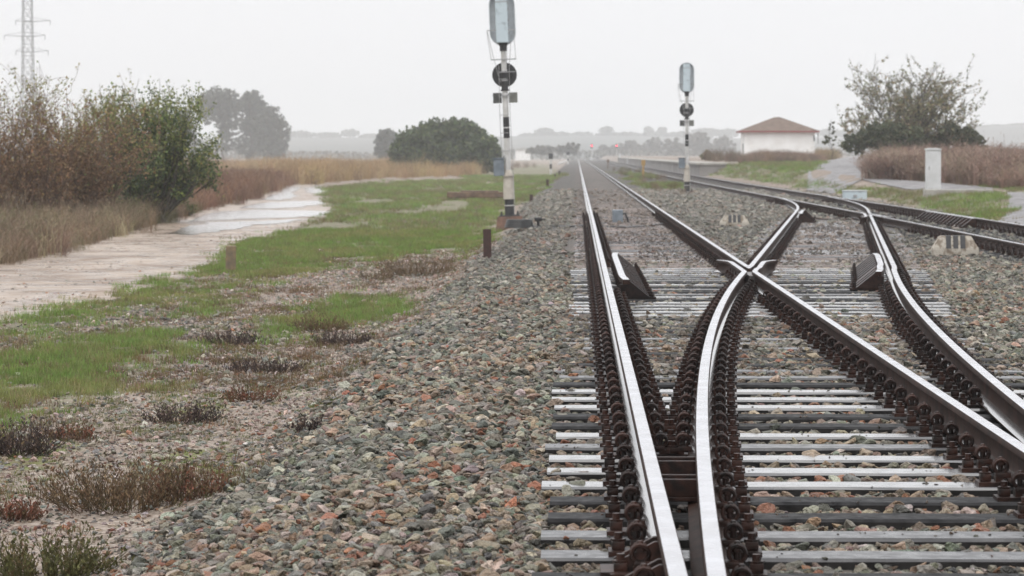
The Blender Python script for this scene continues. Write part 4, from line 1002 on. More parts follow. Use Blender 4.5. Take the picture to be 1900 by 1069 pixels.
def ballast_colour(X, Y):
    t = 1.30 * ballast_tone(X, Y) * np.array([1.03, 1.0, .95]); w = sm(25, 60, Y)[:, None] * .6
    dr = np.minimum.reduce([np.abs(X - XL), np.abs(X - XR), np.abs(X - x_div_left(Y)), np.abs(X - x_div_right(Y))]); q = ((1 - sm(.12, .55, dr)) * .45 * (Y < 70))[:, None]
    t = t * (1 - q) + np.array([.125, .082, .058]) * (.5 + t.mean(1, keepdims=True) * 3.2) * q                      # rust dust beside the rails
    t = t * (1 - w) + np.array([.172, .163, .142]) * w
    p = ((Y > 41) & (((X > 0) & (X < XR + .3)) | ((X > x_div_left(Y) - .2) & (X < x_div_right(Y) + .2) & (Y < 66))))[:, None] * .55        # silt washed over the track bed
    return t * (1 - p) + np.array([.225, .175, .148]) * (.6 + 2.5 * t.mean(1, keepdims=True)) * p
def ballast_tone(X, Y):
    n = len(X)
    cool = palette(n, [(.125, .122, .100), (.185, .178, .150), (.075, .076, .068), (.27, .255, .22), (.115, .122, .104)], [4, 4, 2.4, 2.6, 2])
    warm = palette(n, [(.20, .145, .105), (.24, .195, .15), (.21, .095, .058), (.155, .12, .095), (.30, .255, .215)], [4, 4, 1.5, 3, 1.8])
    f = fbm(X * 0.8 + 5, Y * 0.45, 61); base = np.interp(Y, [9, 13, 20, 40, 80], [0.62, 0.52, 0.30, 0.28, 0.32]); base = np.where(X < -1.0, base * .75, base)
    k = rng.random(n) < np.clip(base + (f - 0.5) * 1.1, 0.06, 0.85)
    return np.where(k[:, None], warm, cool)
shapes = stone_shapes(12)
P_, R_, S_, C_ = [], [], [], []
def add_stones(X, Y, size, lift=0.25, colf=ballast_colour, zsink=0.0):
    n = len(X); Z = gz(X, Y)
    r = size * rng.lognormal(0, 0.38, n).clip(0.40, 2.3)
    P_.append(np.stack([X, Y, Z + r * lift * (rng.random(n) - 0.15) * 2 - zsink], -1)); R_.append(rng.random((n, 3)) * np.array([1.2, 1.2, 6.28]) - np.array([.6, .6, 0]))
    S_.append(r[:, None] * (0.8 + 0.4 * rng.random((n, 3)))); C_.append(colf(X, Y))
def ballast_zone(X, Y):
    _, b, _, _ = masks(X, Y, gz(X, Y)); return rng.random(len(X)) < b
X, Y = view_points(190000, 8.6, 42, 0.75); k = ballast_zone(X, Y) & steel_clear(X, Y)
ins = over_sleeper(X, Y); zone = sm(18.6, 20.5, Y) * (1 - sm(27, 28.5, Y))
k &= ~ins | (rng.random(len(X)) < 0.014 + 0.55 * zone * (fbm(X * 1.0, Y * 1.6, 77) > 0.44) + 0.5 * sm(28, 29, Y) * (fbm(X * 1.5, Y * 1.5, 78) > .5) + .85 * (X < .12) * (fbm(X * 2, Y * 1.3, 79) > .50 - .13 * sm(15, 20, Y)))
near_fast = ~steel_clear(X, Y, 0.22); k &= ~near_fast | (rng.random(len(X)) < 0.30)
X, Y = X[k], Y[k]; add_stones(X, Y, np.interp(Y, [9, 20, 42], [0.0285, 0.029, 0.033]))
X, Y = view_points(110000, 42, 130, 1.1); k = ballast_zone(X, Y) & steel_clear(X, Y, 0.10)
ins = over_sleeper(X, Y); betw = ((X > XL - .5) & (X < XR + .2)) | ((X > x_div_left(Y)) & (X < x_div_right(Y)) & (Y < 64))
k &= (~ins & ~betw) | (rng.random(len(X)) < np.where(ins, .14, .5) * (fbm(X * 1.6, Y * .5, 76) > .42) * (1 - .6 * sm(60, 90, Y)))
X, Y = X[k], Y[k]; add_stones(X, Y, np.interp(Y, [42, 120], [0.034, 0.065]), 0.2)
X, Y = view_points(60000, 41, 78, 1.0); k = steel_clear(X, Y, .12) & (((X > 0) & (X < XR + .35)) | ((X > x_div_left(Y) - .3) & (X < x_div_right(Y) + .3) & (Y < 66))) & (fbm(X * 1.4 + 4, Y * .35, 106) > .40); X, Y = X[k], Y[k]
add_stones(X, Y, .019, .2, lambda X, Y: palette(len(X), [(.21, .165, .14), (.15, .12, .105), (.27, .225, .195), (.10, .09, .08)], [3, 3, 1.4, 2]), -.012)
X, Y = view_points(60000, 9, 32, 1.0); k = over_sleeper(X, Y) & steel_clear(X, Y, .1) & (rng.random(len(X)) < .12) & (fbm(X * 2.5, Y * 2.5, 107) > .5); X, Y = X[k], Y[k]
P0 = len(P_); add_stones(X, Y, .009, .2, lambda X, Y: palette(len(X), [(.20, .18, .15), (.13, .12, .105), (.22, .15, .11)], [2, 2, 1])); P_[P0][:, 2] = SLZ + .001
scatter('ballast', np.concatenate(P_), np.concatenate(R_), np.concatenate(S_), np.concatenate(C_), shapes, M['stone'])
nb = sum(len(a) for a in P_)
# smaller stones and chippings in the soil left of the ballast
P_, R_, S_, C_ = [], [], [], []
def soil_colour(X, Y): return 1.5 * palette(len(X), [(.29, .225, .185), (.22, .155, .12), (.42, .37, .33), (.15, .145, .13), (.24, .115, .07), (.19, .165, .14)], [4, 3, 2.6, 3, 1, 3])
X, Y = view_points(230000, 8.6, 60, 0.9, 1.2, (-9, 0)); g, b, st, ms = masks(X, Y, gz(X, Y)); px, py = proj(X, Y, gz(X, Y))
k = (b < 0.7) & ((g < .5) | (rng.random(len(X)) < .3)) & ~inpoly(px, py, PATH) & (st < .5) & (rng.random(len(X)) < np.clip(0.55 + 1.6 * (fbm(X * .9, Y * .5, 81) - .4), .12, 1))
add_stones(X[k], Y[k], np.interp(Y[k], [9, 20, 60], [0.017, 0.017, 0.024]), 0.22, soil_colour)
X, Y = view_points(22000, 8.6, 40, 0.9, 1.2, (-6, 0)); g, b, st, ms = masks(X, Y, gz(X, Y)); k = (b < 0.5) & (g < .5) & (st < .5) & (fbm(X * .9, Y * .5, 82) > .5)
add_stones(X[k], Y[k], 0.028, 0.2, ballast_colour)
X, Y = view_points(40000, 30, 90, 0.9, 1.2, (-20, -2)); px, py = proj(X, Y, gz(X, Y)); k = inpoly(px, py, PATH) & (fbm(X * .8, Y * .4, 83) > .46)
add_stones(X[k], Y[k], 0.019, 0.15, soil_colour)
scatter('chippings', np.concatenate(P_), np.concatenate(R_), np.concatenate(S_), np.concatenate(C_), stone_shapes(8), M['stone'])

def tuft_shapes(k, blades, h, spread, w, lean, seed, segs=2, branch=0):
    out = []
    for i in range(k):
        r = random.Random(seed + i); V, Q, T = [], [], []
        for b in range(blades):
            a = r.uniform(0, 6.28); d = spread * math.sqrt(r.random()); bx, by = d * math.cos(a), d * math.sin(a)
            la = r.uniform(0, 6.28); ll = r.uniform(0, lean); hh_ = h * r.uniform(.5, 1.1); ww = w * r.uniform(.7, 1.2); sx, sy_ = math.cos(la + 1.57) * ww, math.sin(la + 1.57) * ww
            o = len(V)
            for q in range(segs):
                t = q / segs; cx = bx + math.cos(la) * ll * t * t * hh_; cyy = by + math.sin(la) * ll * t * t * hh_; f = 1 - .45 * t
                V += [(cx - sx * f, cyy - sy_ * f, hh_ * t - .01), (cx + sx * f, cyy + sy_ * f, hh_ * t - .01)]
            V.append((bx + math.cos(la) * ll * hh_, by + math.sin(la) * ll * hh_, hh_))
            for q in range(segs - 1): Q.append((o + 2 * q, o + 2 * q + 1, o + 2 * q + 3, o + 2 * q + 2))
            T.append((o + 2 * segs - 2, o + 2 * segs - 1, o + 2 * segs))
            for q in range(branch):
                t = r.uniform(.45, .95); cx = bx + math.cos(la) * ll * t * t * hh_; cyy = by + math.sin(la) * ll * t * t * hh_; z = hh_ * t
                a2 = r.uniform(0, 6.28); s2 = h * r.uniform(.05, .12); o2 = len(V)
                V += [(cx, cyy, z), (cx + math.cos(a2) * s2 + ww, cyy + math.sin(a2) * s2, z + s2 * .9), (cx + math.cos(a2) * s2 - ww, cyy + math.sin(a2) * s2 + ww, z + s2 * 1.0)]
                T.append((o2, o2 + 1, o2 + 2))
        out.append(npmesh('tuft_shape', V, Q if Q else None, M['grass'], T))
    return out
def plant_pts(X, Y, hs, col, lean=.12):
    n = len(X)
    return np.stack([X, Y, gz(X, Y)], -1), np.stack([rng.normal(0, lean, n), rng.normal(0, lean, n), rng.random(n) * 6.28], -1), hs[:, None] * (0.8 + .4 * rng.random((n, 3))), col
# short green grass
X, Y = view_points(150000, 14, 75, 1.0, 1.5); g, b, st, ms = masks(X, Y, gz(X, Y), 1.0); px, py = proj(X, Y, gz(X, Y))
k = (g > .5) & (fbm(X * 2.2, Y * 1.2, 91) > .36 + .22 * rng.random(len(X))) & (fbm(X * .7 + 2, Y * .22, 110) > .29 + .05 * rng.standard_normal(len(X))) & (rng.random(len(X)) > .25 * b)
X, Y = X[k], Y[k]; f = fbm(X * .6, Y * .35, 92) + .10 * rng.standard_normal(len(X))
col = np.where((f > .56)[:, None], palette(len(X), [(.22, .225, .08), (.19, .215, .075), (.27, .22, .12)], [2, 2, 1.0]), palette(len(X), [(.15, .235, .058), (.19, .27, .07), (.165, .19, .068), (.21, .17, .095)], [3, 2, 2, 1]))
A1 = plant_pts(X, Y, np.interp(Y, [14, 40, 75], [.75, 1.0, 1.35]) * (.6 + .9 * fbm(X * 1.1, Y * .6, 93)), col)
X, Y = view_points(52000, 75, 270, 1.2, 3); g, b, st, ms = masks(X, Y, gz(X, Y), .6); k = (g > .5) & ((X > 1) | (fbm(X * .6 + 2, Y * .09, 111) > .36 + .06 * rng.standard_normal(len(X)))) & ((X < 1) | (X > 8.5) | (fbm(X * .9, Y * .08, 89) > .52)); X, Y = X[k], Y[k]; f = fbm(X * .4, Y * .12, 94) + .10 * rng.standard_normal(len(X))
col = np.where((f > .54)[:, None], palette(len(X), [(.20, .19, .085), (.17, .19, .08), (.21, .165, .105)], [2, 2, 1]), palette(len(X), [(.165, .245, .07), (.20, .265, .08), (.21, .175, .10)], [2, 2, 1.1]))
A2 = plant_pts(X, Y, np.interp(Y, [75, 270], [1.6, 3.0]), col)
X, Y = view_points(42000, 9, 60, 0.9, 1.2, (-12, -1.0)); g, b, st, ms = masks(X, Y, gz(X, Y), 1.6); k = ((ms > .5) & (rng.random(len(X)) < .8) & (b < .8)) | ((g < .5) & (st < .5) & (b < .6) & (fbm(X * 1.2, Y * .7, 95) > .58)); px, py = proj(X, Y, gz(X, Y)); k &= ~inpoly(px, py, PATH); X, Y = X[k], Y[k]
A3 = plant_pts(X, Y, np.full(len(X), .38), palette(len(X), [(.10, .12, .03), (.13, .135, .035), (.08, .11, .03)], [1, 1, 1]))
X, Y = view_points(30000, 9, 60, 0.9, 1.2, (-12, -1.0)); g, b, st, ms = masks(X, Y, gz(X, Y), 1.6); px, py = proj(X, Y, gz(X, Y)); k = (st < .5) & (b < .55) & (fbm(X * 1.0 + 3, Y * .6, 105) > .54 + .06 * rng.standard_normal(len(X))) & ~inpoly(px, py, PATH); X, Y = X[k], Y[k]
A4 = plant_pts(X, Y, rng.uniform(.4, 1.0, len(X)), palette(len(X), [(.16, .10, .06), (.12, .085, .055), (.13, .125, .05), (.20, .14, .085)], [2, 2, 1, 1]))
cat = lambda i, *a: np.concatenate([q[i] for q in a])
scatter('grass', cat(0, A1, A2, A3, A4), cat(1, A1, A2, A3, A4), cat(2, A1, A2, A3, A4), cat(3, A1, A2, A3, A4), tuft_shapes(8, 26, .075, .10, .0032, .9, 300), M['grass'])
# tall dry grass and scrub: left bank, the belt beyond the path, the weeds at the right
DRY = [  # polygon of the foot in photo points, count range, height, colours
 ([(-500, 600), (-200, 545), (0, 494), (120, 467), (240, 429), (330, 403), (345, 385), (300, 365), (-500, 365)], 50, 105, 30000, .52, [(.22, .155, .105), (.16, .11, .08), (.29, .23, .15), (.13, .125, .065)], [3, 2.4, 2, 2]),
 ([(330, 403), (400, 385), (470, 370), (512, 351), (540, 342), (480, 318), (350, 318), (340, 380)], 80, 220, 16000, .80, [(.20, .115, .075), (.15, .085, .06), (.24, .16, .09)], [3, 3, 1]),
 ([(540, 342), (602, 339), (700, 331), (890, 325), (905, 316), (880, 308), (300, 306), (350, 318), (480, 318)], 150, 420, 26000, 1.15, [(.34, .235, .12), (.28, .18, .09), (.38, .28, .155), (.17, .105, .07)], [3, 2.4, 2, 1]),
 ([(-600, 365), (340, 365), (340, 318), (350, 306), (-600, 306)], 100, 420, 9000, 1.1, [(.22, .14, .08), (.18, .11, .07), (.3, .22, .12)], [2, 2, 1]),
 ([(905, 322), (1010, 306), (1030, 300), (900, 302), (880, 308)], 180, 480, 3500, .9, [(.20, .15, .10), (.16, .12, .09)], [1, 1]),
]
D = []
for poly, y0, y1, n, h, cols, w in DRY:
    X, Y = view_points(n * 2, y0, y1, 1.0, 8); px, py = proj(X, Y, gz(X, Y)); k = inpoly(px + rng.normal(0, 10, px.shape), py + rng.normal(0, 5, px.shape) * np.clip((py - 290) / 130, .1, 1), poly); X, Y = X[k], Y[k]
    f = fbm(X * .35, Y * .10, 96); kk = rng.random(len(X)) < np.clip(.25 + 1.3 * f, 0, 1); X, Y = X[kk], Y[kk]
    D.append(plant_pts(X, Y, h * (.55 + .8 * fbm(X * .5, Y * .16, 97)) * rng.lognormal(0, .18, len(X)), palette(len(X), cols, w, .2)))
# a greener fringe along the path
X, Y = view_points(30000, 48, 110, 1, 8); px, py = proj(X, Y, gz(X, Y)); k = inpoly(px, py, [(-400, 590), (0, 496), (240, 431), (335, 405), (380, 392), (350, 378), (230, 408), (120, 448), (0, 474), (-400, 560)]) & (fbm(X * .6, Y * .2, 98) > .45); X, Y = X[k], Y[k]
D.append(plant_pts(X, Y, np.full(len(X), .28), palette(len(X), [(.13, .12, .055), (.10, .115, .04), (.19, .13, .08)], [1, 1, 1])))
scatter('dry_grass', cat(0, *D), cat(1, *D), cat(2, *D), cat(3, *D), tuft_shapes(10, 34, 1.0, .36, .006, 1.25, 500, 3, 2), M['twig'])
D = []
for poly, y0, y1, n, h, cols, w in [
 ([(1612, 333), (1660, 333), (1745, 338), (1870, 350), (2200, 356), (2300, 318), (1672, 302), (1622, 318)], 95, 170, 14000, .78, [(.27, .185, .145), (.21, .145, .115), (.33, .25, .19), (.19, .165, .10)], [3, 3, 1.5, .7]),
 ([(1372, 303.5), (1500, 302.5), (1530, 300), (1525, 297.5), (1500, 297), (1400, 297)], 205, 300, 5000, .58, [(.21, .145, .11), (.17, .125, .095), (.25, .185, .13)], [3, 2, 1]),
 ([(1508, 300), (1545, 297), (1575, 291), (1560, 289), (1510, 293)], 200, 420, 900, 1.0, [(.27, .20, .11), (.17, .13, .07)], [2, 1]),
 ([(1310, 300), (1372, 302), (1372, 298), (1310, 297)], 208, 320, 900, .8, [(.15, .11, .08), (.13, .10, .06)], [2, 1])]:
    X, Y = view_points(n * 6, y0, y1, 1.0, 10); px, py = proj(X, Y, gz(X, Y)); k = inpoly(px, py, poly); X, Y = X[k][:n], Y[k][:n]
    D.append(plant_pts(X, Y, h * (.45 + 1.0 * fbm(X * .45, Y * .2, 99)) * rng.lognormal(0, .15, len(X)), palette(len(X), cols, w, .2)))
X, Y = view_points(4000, 100, 320, 1, 0); px, py = proj(X, Y, gz(X, Y)); k = (inpoly(px, py, CGRASS[0]) | inpoly(px, py, [(1195, 340), (1240, 338), (1260, 348), (1215, 352)])) & (fbm(X * .8, Y * .15, 100) > .5); X, Y = X[k], Y[k]
D.append(plant_pts(X, Y, np.full(len(X), .38), palette(len(X), [(.17, .12, .08), (.12, .11, .05)], [1, 1])))
scatter('dry_scrub', cat(0, *D), cat(1, *D), cat(2, *D), cat(3, *D), tuft_shapes(10, 46, 1.0, .42, .008, 1.3, 700, 3, 5), M['twig'])

# ------------------------------------------------------------------ single weeds in the gravel
def weed_mesh(w, h, n, seed, cols, jitz=0.0, flat=.8):
    r = random.Random(seed); V, T, Q, Cc = [], [], [], []
    def seg(a, b, t0, t1, c):
        d = (b - a); s_ = Vector((-d.y, d.x, 0)); s_ = s_.normalized() if s_.length > 1e-5 else Vector((1, 0, 0)); u = d.cross(s_).normalized(); o = len(V)
        for q in (s_, u):
            o = len(V); V.extend([a - q * t0, a + q * t0, b + q * t1, b - q * t1]); Q.append((o, o + 1, o + 2, o + 3)); Cc.append(c)
    for i in range(n):
        a = r.uniform(0, 6.28); d = math.sqrt(r.random()) * w * .36; p = Vector((d * math.cos(a), d * math.sin(a) * flat, -.01)); a2 = a + r.uniform(-.8, .8); tilt = r.uniform(.1, 1.35); L = h * r.uniform(.45, 1.1)
        c = np.array(r.choice(cols)) * r.uniform(.7, 1.3); dr = Vector((math.cos(a2) * math.sin(tilt), math.sin(a2) * math.sin(tilt), math.cos(tilt)))
        for k in range(3):
            q = p + dr * L / 3; seg(p, q, .0022 - .0005 * k, .0018 - .0005 * k, c)
            for z in range(2):
                d2 = (dr + Vector((r.uniform(-.8, .8), r.uniform(-.8, .8), r.uniform(-.1, .6)))).normalized(); e = q + d2 * L * r.uniform(.12, .3); seg(q, e, .0013, .0008, c)
                if r.random() < .8:
                    cc = c * r.uniform(.8, 1.5); e2 = e + Vector((r.uniform(-.012, .012), r.uniform(-.012, .012), .014)); seg(e, e2, .006, .002, cc)
            p = q; dr = (dr + Vector((r.uniform(-.25, .25), r.uniform(-.25, .25), r.uniform(-.05, .25)))).normalized()
    return npmesh('weed', V, Q, M['leaf_dry'], fcol=np.array(Cc))
M['leaf_dry'] = amat('dry_weed', 'GEOMETRY', .7, .2, .1)
WB, WD, WG, WR = [(.14, .09, .055), (.17, .12, .07), (.10, .075, .045)], [(.055, .042, .04), (.075, .055, .05), (.10, .07, .055)], [(.11, .11, .045), (.13, .10, .05), (.09, .085, .035)], [(.17, .075, .05), (.14, .08, .055), (.11, .075, .04)]
for i, (px, py, wpx, hpx, n, cols, lab) in enumerate([
    (215, 945, 250, 85, 330, WB, 'broad brown dry weed in the gravel at the lower left'), (355, 925, 150, 50, 170, WR, 'reddish low dry weed right of the broad brown one'),
    (95, 1075, 190, 80, 300, WG, 'greenish brown weed at the very bottom left corner'), (35, 845, 110, 60, 200, WD, 'dark dry weed at the left edge below the grass'),
    (595, 615, 100, 28, 170, WB, 'low brown dry weed at the right end of a small grass patch'), (640, 640, 120, 22, 220, WD, 'blackish low weed on the gravel edge below the small grass patch'),
    (430, 640, 110, 30, 180, WD, 'dark grey weed right of the large near grass patch'), (490, 690, 150, 24, 200, WD, 'blackish sprawling dead weed in the middle of the gravelly soil'),
    (340, 785, 130, 34, 150, WD, 'dark tangle of dead stems above the mossy soil'), (780, 512, 150, 40, 330, WB, 'large straw brown weed left of the thick rusty stake'),
    (700, 520, 70, 24, 110, WB, 'small straw brown weed beside the large one by the stake'), (470, 745, 110, 30, 120, WR, 'sparse reddish weed at the edge of the ballast'),
    (130, 815, 90, 24, 110, WR, 'small reddish weed just below the near grass edge'), (20, 965, 110, 34, 150, WR, 'reddish weed at the left edge near the bottom'), (575, 800, 70, 26, 60, WD, 'few dark twigs lying among ballast stones')]):
    p = on_ground(px, py); s = F / p.y
    o = link('dry_weed', weed_mesh(wpx * 1.2 / s, hpx / s, int(n * .72), 900 + i, cols), None, p); o.data.name = 'dry_weed'; tag(o, lab, 'weed', 'dry weeds in the gravel')

# ------------------------------------------------------------------ trees and bushes
def leaf_cloud(P, size, col, up=0.3):
    """one rhombic leaf (two triangles folded on the midrib) per point"""
    n = len(P); a = rng.standard_normal((n, 3)); a /= np.linalg.norm(a, axis=1)[:, None]; b = rng.standard_normal((n, 3)); b[:, 2] += up; b -= a * (a * b).sum(1)[:, None]; b /= np.linalg.norm(b, axis=1)[:, None]
    size = np.broadcast_to(np.asarray(size, float), (n,))[:, None] * rng.uniform(.65, 1.3, (n, 1)); nrm = np.cross(a, b)
    V = np.stack([P - a * size * .5, P + b * size * .32 + nrm * size * .1, P + a * size * .55, P - b * size * .32 + nrm * size * .1], 1).reshape(-1, 3)
    i = np.arange(n)[:, None] * 4
    return V, np.concatenate([i + [0, 1, 2], i + [0, 2, 3]], 0), np.concatenate([col, col], 0)
def grow(base, dirs, levels, lens, r0, split, spread, rise, seed, wob=.25):
    """branching stems: returns list of (points, radii) and the tips with the stem points that carry leaves"""
    r = random.Random(seed); stems, tips = [], []
    def go(p, d, lv, L, rad):
        pts = [p]; rr = [rad]; n = 4
        for k in range(n):
            d = (d + Vector((r.uniform(-wob, wob), r.uniform(-wob, wob), r.uniform(-wob, wob) + rise * .25))).normalized(); p = p + d * L / n; pts.append(p); rr.append(rad * (1 - .55 * (k + 1) / n))
        stems.append((pts, rr, lv))
        if lv + 1 < levels:
            for k in range(split[lv]):
                j = r.randint(1, n); a = Vector((r.uniform(-1, 1), r.uniform(-1, 1), r.uniform(-.5, .9))).normalized(); go(pts[j], (d + a * spread).normalized(), lv + 1, L * r.uniform(.45, .8) * lens, rr[j] * .7)
        else: tips.append(pts)
    for d, L, p in dirs: go(base + Vector(p), Vector(d).normalized(), 0, L, r0)
    return stems, tips
def fit(stems, tips, H, W):
    zs = sorted(q.z for t in tips for q in t); xs = sorted(abs(q.x) for t in tips for q in t)
    kz = H / zs[int(len(zs) * .985)]; kx = W / xs[int(len(xs) * .97)]
    f = lambda pts: [Vector((q.x * kx, q.y * kx, q.z * kz)) for q in pts]
    inside = lambda pts: all(q.z < H * 1.13 and abs(q.x) < W * 1.2 for q in pts)
    return [q for q in [(f(p_), r_, l_) for p_, r_, l_ in stems] if inside(q[0])], [q for q in [f(t) for t in tips] if inside(q)]
def stems_obj(stems, parent, name, mat, sides=5, rmin=.004):
    b = MB()
    for pts, rr, lv in stems: b.tube(pts, [max(rmin, q) for q in rr], sides if lv < 2 else 3, 0, False)
    return b.obj(name, [mat], parent)
M['twigbark'] = pmat('reddish_twig_bark', (0.13, 0.075, 0.048), .8, col2=(.075, .048, .034), scale=5)
def tip_points(tips, per, jit, frac=0.0):
    P = []
    for pts in tips:
        for _ in range(per):
            t = (frac + (1 - frac) * rng.random()) * (len(pts) - 1); i = min(int(t), len(pts) - 2); q = pts[i].lerp(pts[i + 1], t - i); P.append((q.x, q.y, q.z))
    return np.array(P) + rng.normal(0, jit, (len(P), 3))
# brown twiggy thicket at the left: each shrub a thing of its own
YB = 76.0
for i, (px, top, wpx, lab, Yb, leaf) in enumerate([
    (30, 138, 200, 'tall reddish brown twiggy bush at the left edge, yellow green leaves at its tips', 76, .55), (125, 150, 190, 'reddish brown twiggy bush in the middle of the left thicket', 78, .6), (170, 182, 110, 'olive brown twiggy bush leaning on the dark green one', 92, 1.1)]):
    p = Vector((at_dist(px, Yb), Yb, float(gz(at_dist(px, Yb), Yb)))); s = F / Yb; H = CAMH + (PY0 - top) / s - p.z; W = wpx / s
    t = thing('twiggy_bush', lab, 'bush', p); r = random.Random(40 + i)
    dirs = [((r.uniform(-.36, .36), r.uniform(-.36, .36), 1), H * r.uniform(.35, .70), (r.uniform(-W * .36, W * .36), r.uniform(-.8, .8), 0)) for _ in range(46)]
    stems, tips = grow(Vector((0, 0, 0)), dirs, 3, .9, .016, [5, 3], .62, .22, 50 + i, .26)
    stems, tips = fit(stems, tips, H * .97, W * .78)
    stems_obj(stems, t, 'stem', M['twigbark'], 5, .0045)
    Pm = tip_points(tips, 15, .05); hz = np.clip(Pm[:, 2] / H, 0, 1.3); n = len(Pm)
    cb = palette(n, [(.235, .135, .075), (.28, .18, .09), (.17, .115, .065)], [3, 2, 2], .25); cg = palette(n, [(.26, .25, .08), (.20, .205, .065), (.33, .26, .10)], [2, 2, 1], .2)
    pg = np.clip((hz - .55) * 1.9 + (.35 if i == 2 else .05) + .5 * (fbm(Pm[:, 0] * 1.2, Pm[:, 2] * 1.2, 70 + i) - .5), .03, .95); c = np.where((rng.random(n) < pg)[:, None], cg, cb)
    keep = rng.random(n) < np.clip(1.2 - .45 * hz, .5, 1) * (1 if i else .85); V, T, cc = leaf_cloud(Pm[keep], .072, c[keep]); link('foliage', npmesh('foliage', V, None, M['leaf'], T, fcol=cc), t)
# dark green bush (fig) beside the path
p = Vector((at_dist(280, 84), 84, float(gz(at_dist(280, 84), 84)))); s = F / 84; t = thing('green_bush', 'dark green leafy bush beside the dirt path, right of the brown thicket', 'bush', p); r = random.Random(5)
dirs = [((r.uniform(-1.05, 1.05), r.uniform(-.8, .8), r.uniform(.3, 1.3)), r.uniform(1.1, 1.75), (r.uniform(-.4, .4), r.uniform(-.4, .4), 0)) for _ in range(64)]
stems, tips = grow(Vector((0, 0, .05)), dirs, 3, .82, .03, [5, 4], .65, .22, 6, .2)
tips = [q for q in tips if q[-1].z > .1]; stems, tips = fit(stems, tips, 3.66, 1.72)
stems_obj(stems, t, 'stem', M['bark'], 5, .006)
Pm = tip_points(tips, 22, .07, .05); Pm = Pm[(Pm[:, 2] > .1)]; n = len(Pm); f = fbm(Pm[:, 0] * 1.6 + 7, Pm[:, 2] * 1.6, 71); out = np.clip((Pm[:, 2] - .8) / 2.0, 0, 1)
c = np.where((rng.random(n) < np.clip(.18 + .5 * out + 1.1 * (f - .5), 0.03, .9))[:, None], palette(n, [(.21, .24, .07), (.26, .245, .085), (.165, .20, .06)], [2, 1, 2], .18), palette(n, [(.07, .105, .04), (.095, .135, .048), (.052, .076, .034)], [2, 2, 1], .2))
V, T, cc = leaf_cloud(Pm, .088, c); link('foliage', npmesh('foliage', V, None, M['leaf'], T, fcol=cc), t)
# small green sprig under it
p = on_ground(352, 402); t = thing('small_shrub', 'small green shrub at the path edge under the dark green bush', 'shrub', p)
stems, tips = grow(Vector((0, 0, 0)), [((r.uniform(-.6, .6), r.uniform(-.6, .6), 1), .3, (0, 0, 0)) for _ in range(9)], 2, .8, .008, [4], .7, .2, 9); stems_obj(stems, t, 'stem', M['bark'], 4)
Pm = tip_points(tips, 9, .05); V, T, cc = leaf_cloud(Pm, .07, palette(len(Pm), [(.07, .10, .03), (.11, .12, .04)], [1, 1])); link('foliage', npmesh('foliage', V, None, M['leaf'], T, fcol=cc), t)
def clump_crown(name, label, px, Y, pbase, ells, leaf, per, cols, wts, trunk=None, cat_='tree', zb=None, group=None, gaps=.0, mat=None):
    """crown as many leaf clumps spread through ellipsoids given in photo pixels (cx, cy, rx, ry); real distance, real size"""
    s = F / Y; X = at_dist(px, Y); z0 = float(gz(X, Y)) if zb is None else zb
    t = thing(name, label, cat_, (X, Y, z0), 0, group); P = []; k = 0
    for cx, cyy, rx, ry, dens in ells:
        nclump = max(6, int(dens)); cX, cZ = (cx - px) / s, CAMH + (PY0 - cyy) / s - z0
        for _ in range(nclump):
            v = rng.standard_normal(3); v /= np.linalg.norm(v); q = rng.random() ** .42
            ctr = np.array([cX + v[0] * rx / s * q, v[1] * min(rx, ry * 1.4) / s * q, cZ + v[2] * ry / s * q]); cr = .20 * min(rx, ry) / s * rng.uniform(.6, 1.5)
            m = per; u = rng.standard_normal((m, 3)); u /= np.linalg.norm(u, axis=1)[:, None]; P.append(ctr + u * cr * (rng.random((m, 1)) ** .5) * np.array([1.15, 1.15, .8]))
    P = np.concatenate(P); P = P[P[:, 2] > .05]; n = len(P)
    if gaps: kk = fbm(P[:, 0] * s * .055, P[:, 2] * s * .055 + P[:, 1] * .2, 73) > gaps; P = P[kk]; n = len(P)
    f = fbm(P[:, 0] * s * .03, P[:, 2] * s * .03, 74); c = palette(n, cols, wts, .2) * (.75 + .5 * f)[:, None]
    V, T, cc = leaf_cloud(P, leaf, c); link('crown', npmesh('crown', V, None, mat or M['leaf'], T, fcol=cc), t)
    if trunk:
        b = MB(); r = random.Random(int(px))
        for x0, y0, x1, y1, w0, w1 in trunk:
            A = Vector(((x0 - px) / s, r.uniform(-.3, .3), CAMH + (PY0 - y0) / s - z0)); B = Vector(((x1 - px) / s, r.uniform(-1.2, 1.2) * abs(x1 - x0 + y0 - y1) / s * .25, CAMH + (PY0 - y1) / s - z0)); pts = []; rr = []
            for j in range(6):
                q = A.lerp(B, j / 5); L = (B - A).length * .05
                if 0 < j < 5: q += Vector((r.uniform(-L, L), r.uniform(-L, L), 0))
                pts.append(q); rr.append((w0 + (w1 - w0) * j / 5) / s / 2)
            b.tube(pts, rr, 7 if w0 > 3 else 5, 0, False)
        b.obj('trunk', [M['bark']], t)
    return t
OAK = [(.078, .108, .042), (.062, .088, .036), (.125, .145, .052), (.042, .058, .028)]
clump_crown('round_tree', 'large dark rounded tree left of the tall signal, behind straw coloured grass', 826, 300, None,
    [(826, 280, 98, 54, 640), (780, 284, 54, 36, 200), (876, 282, 52, 40, 200), (832, 252, 66, 32, 240), (750, 296, 32, 26, 70), (905, 293, 26, 32, 70)], .40, 30, OAK, [3, 3, 2, 2], [(826, 325, 826, 270, 12, 6)], gaps=.12)
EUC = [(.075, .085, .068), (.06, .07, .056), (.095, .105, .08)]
eg = 'tall hazy trees on the plain at the left'
ZF = -.6
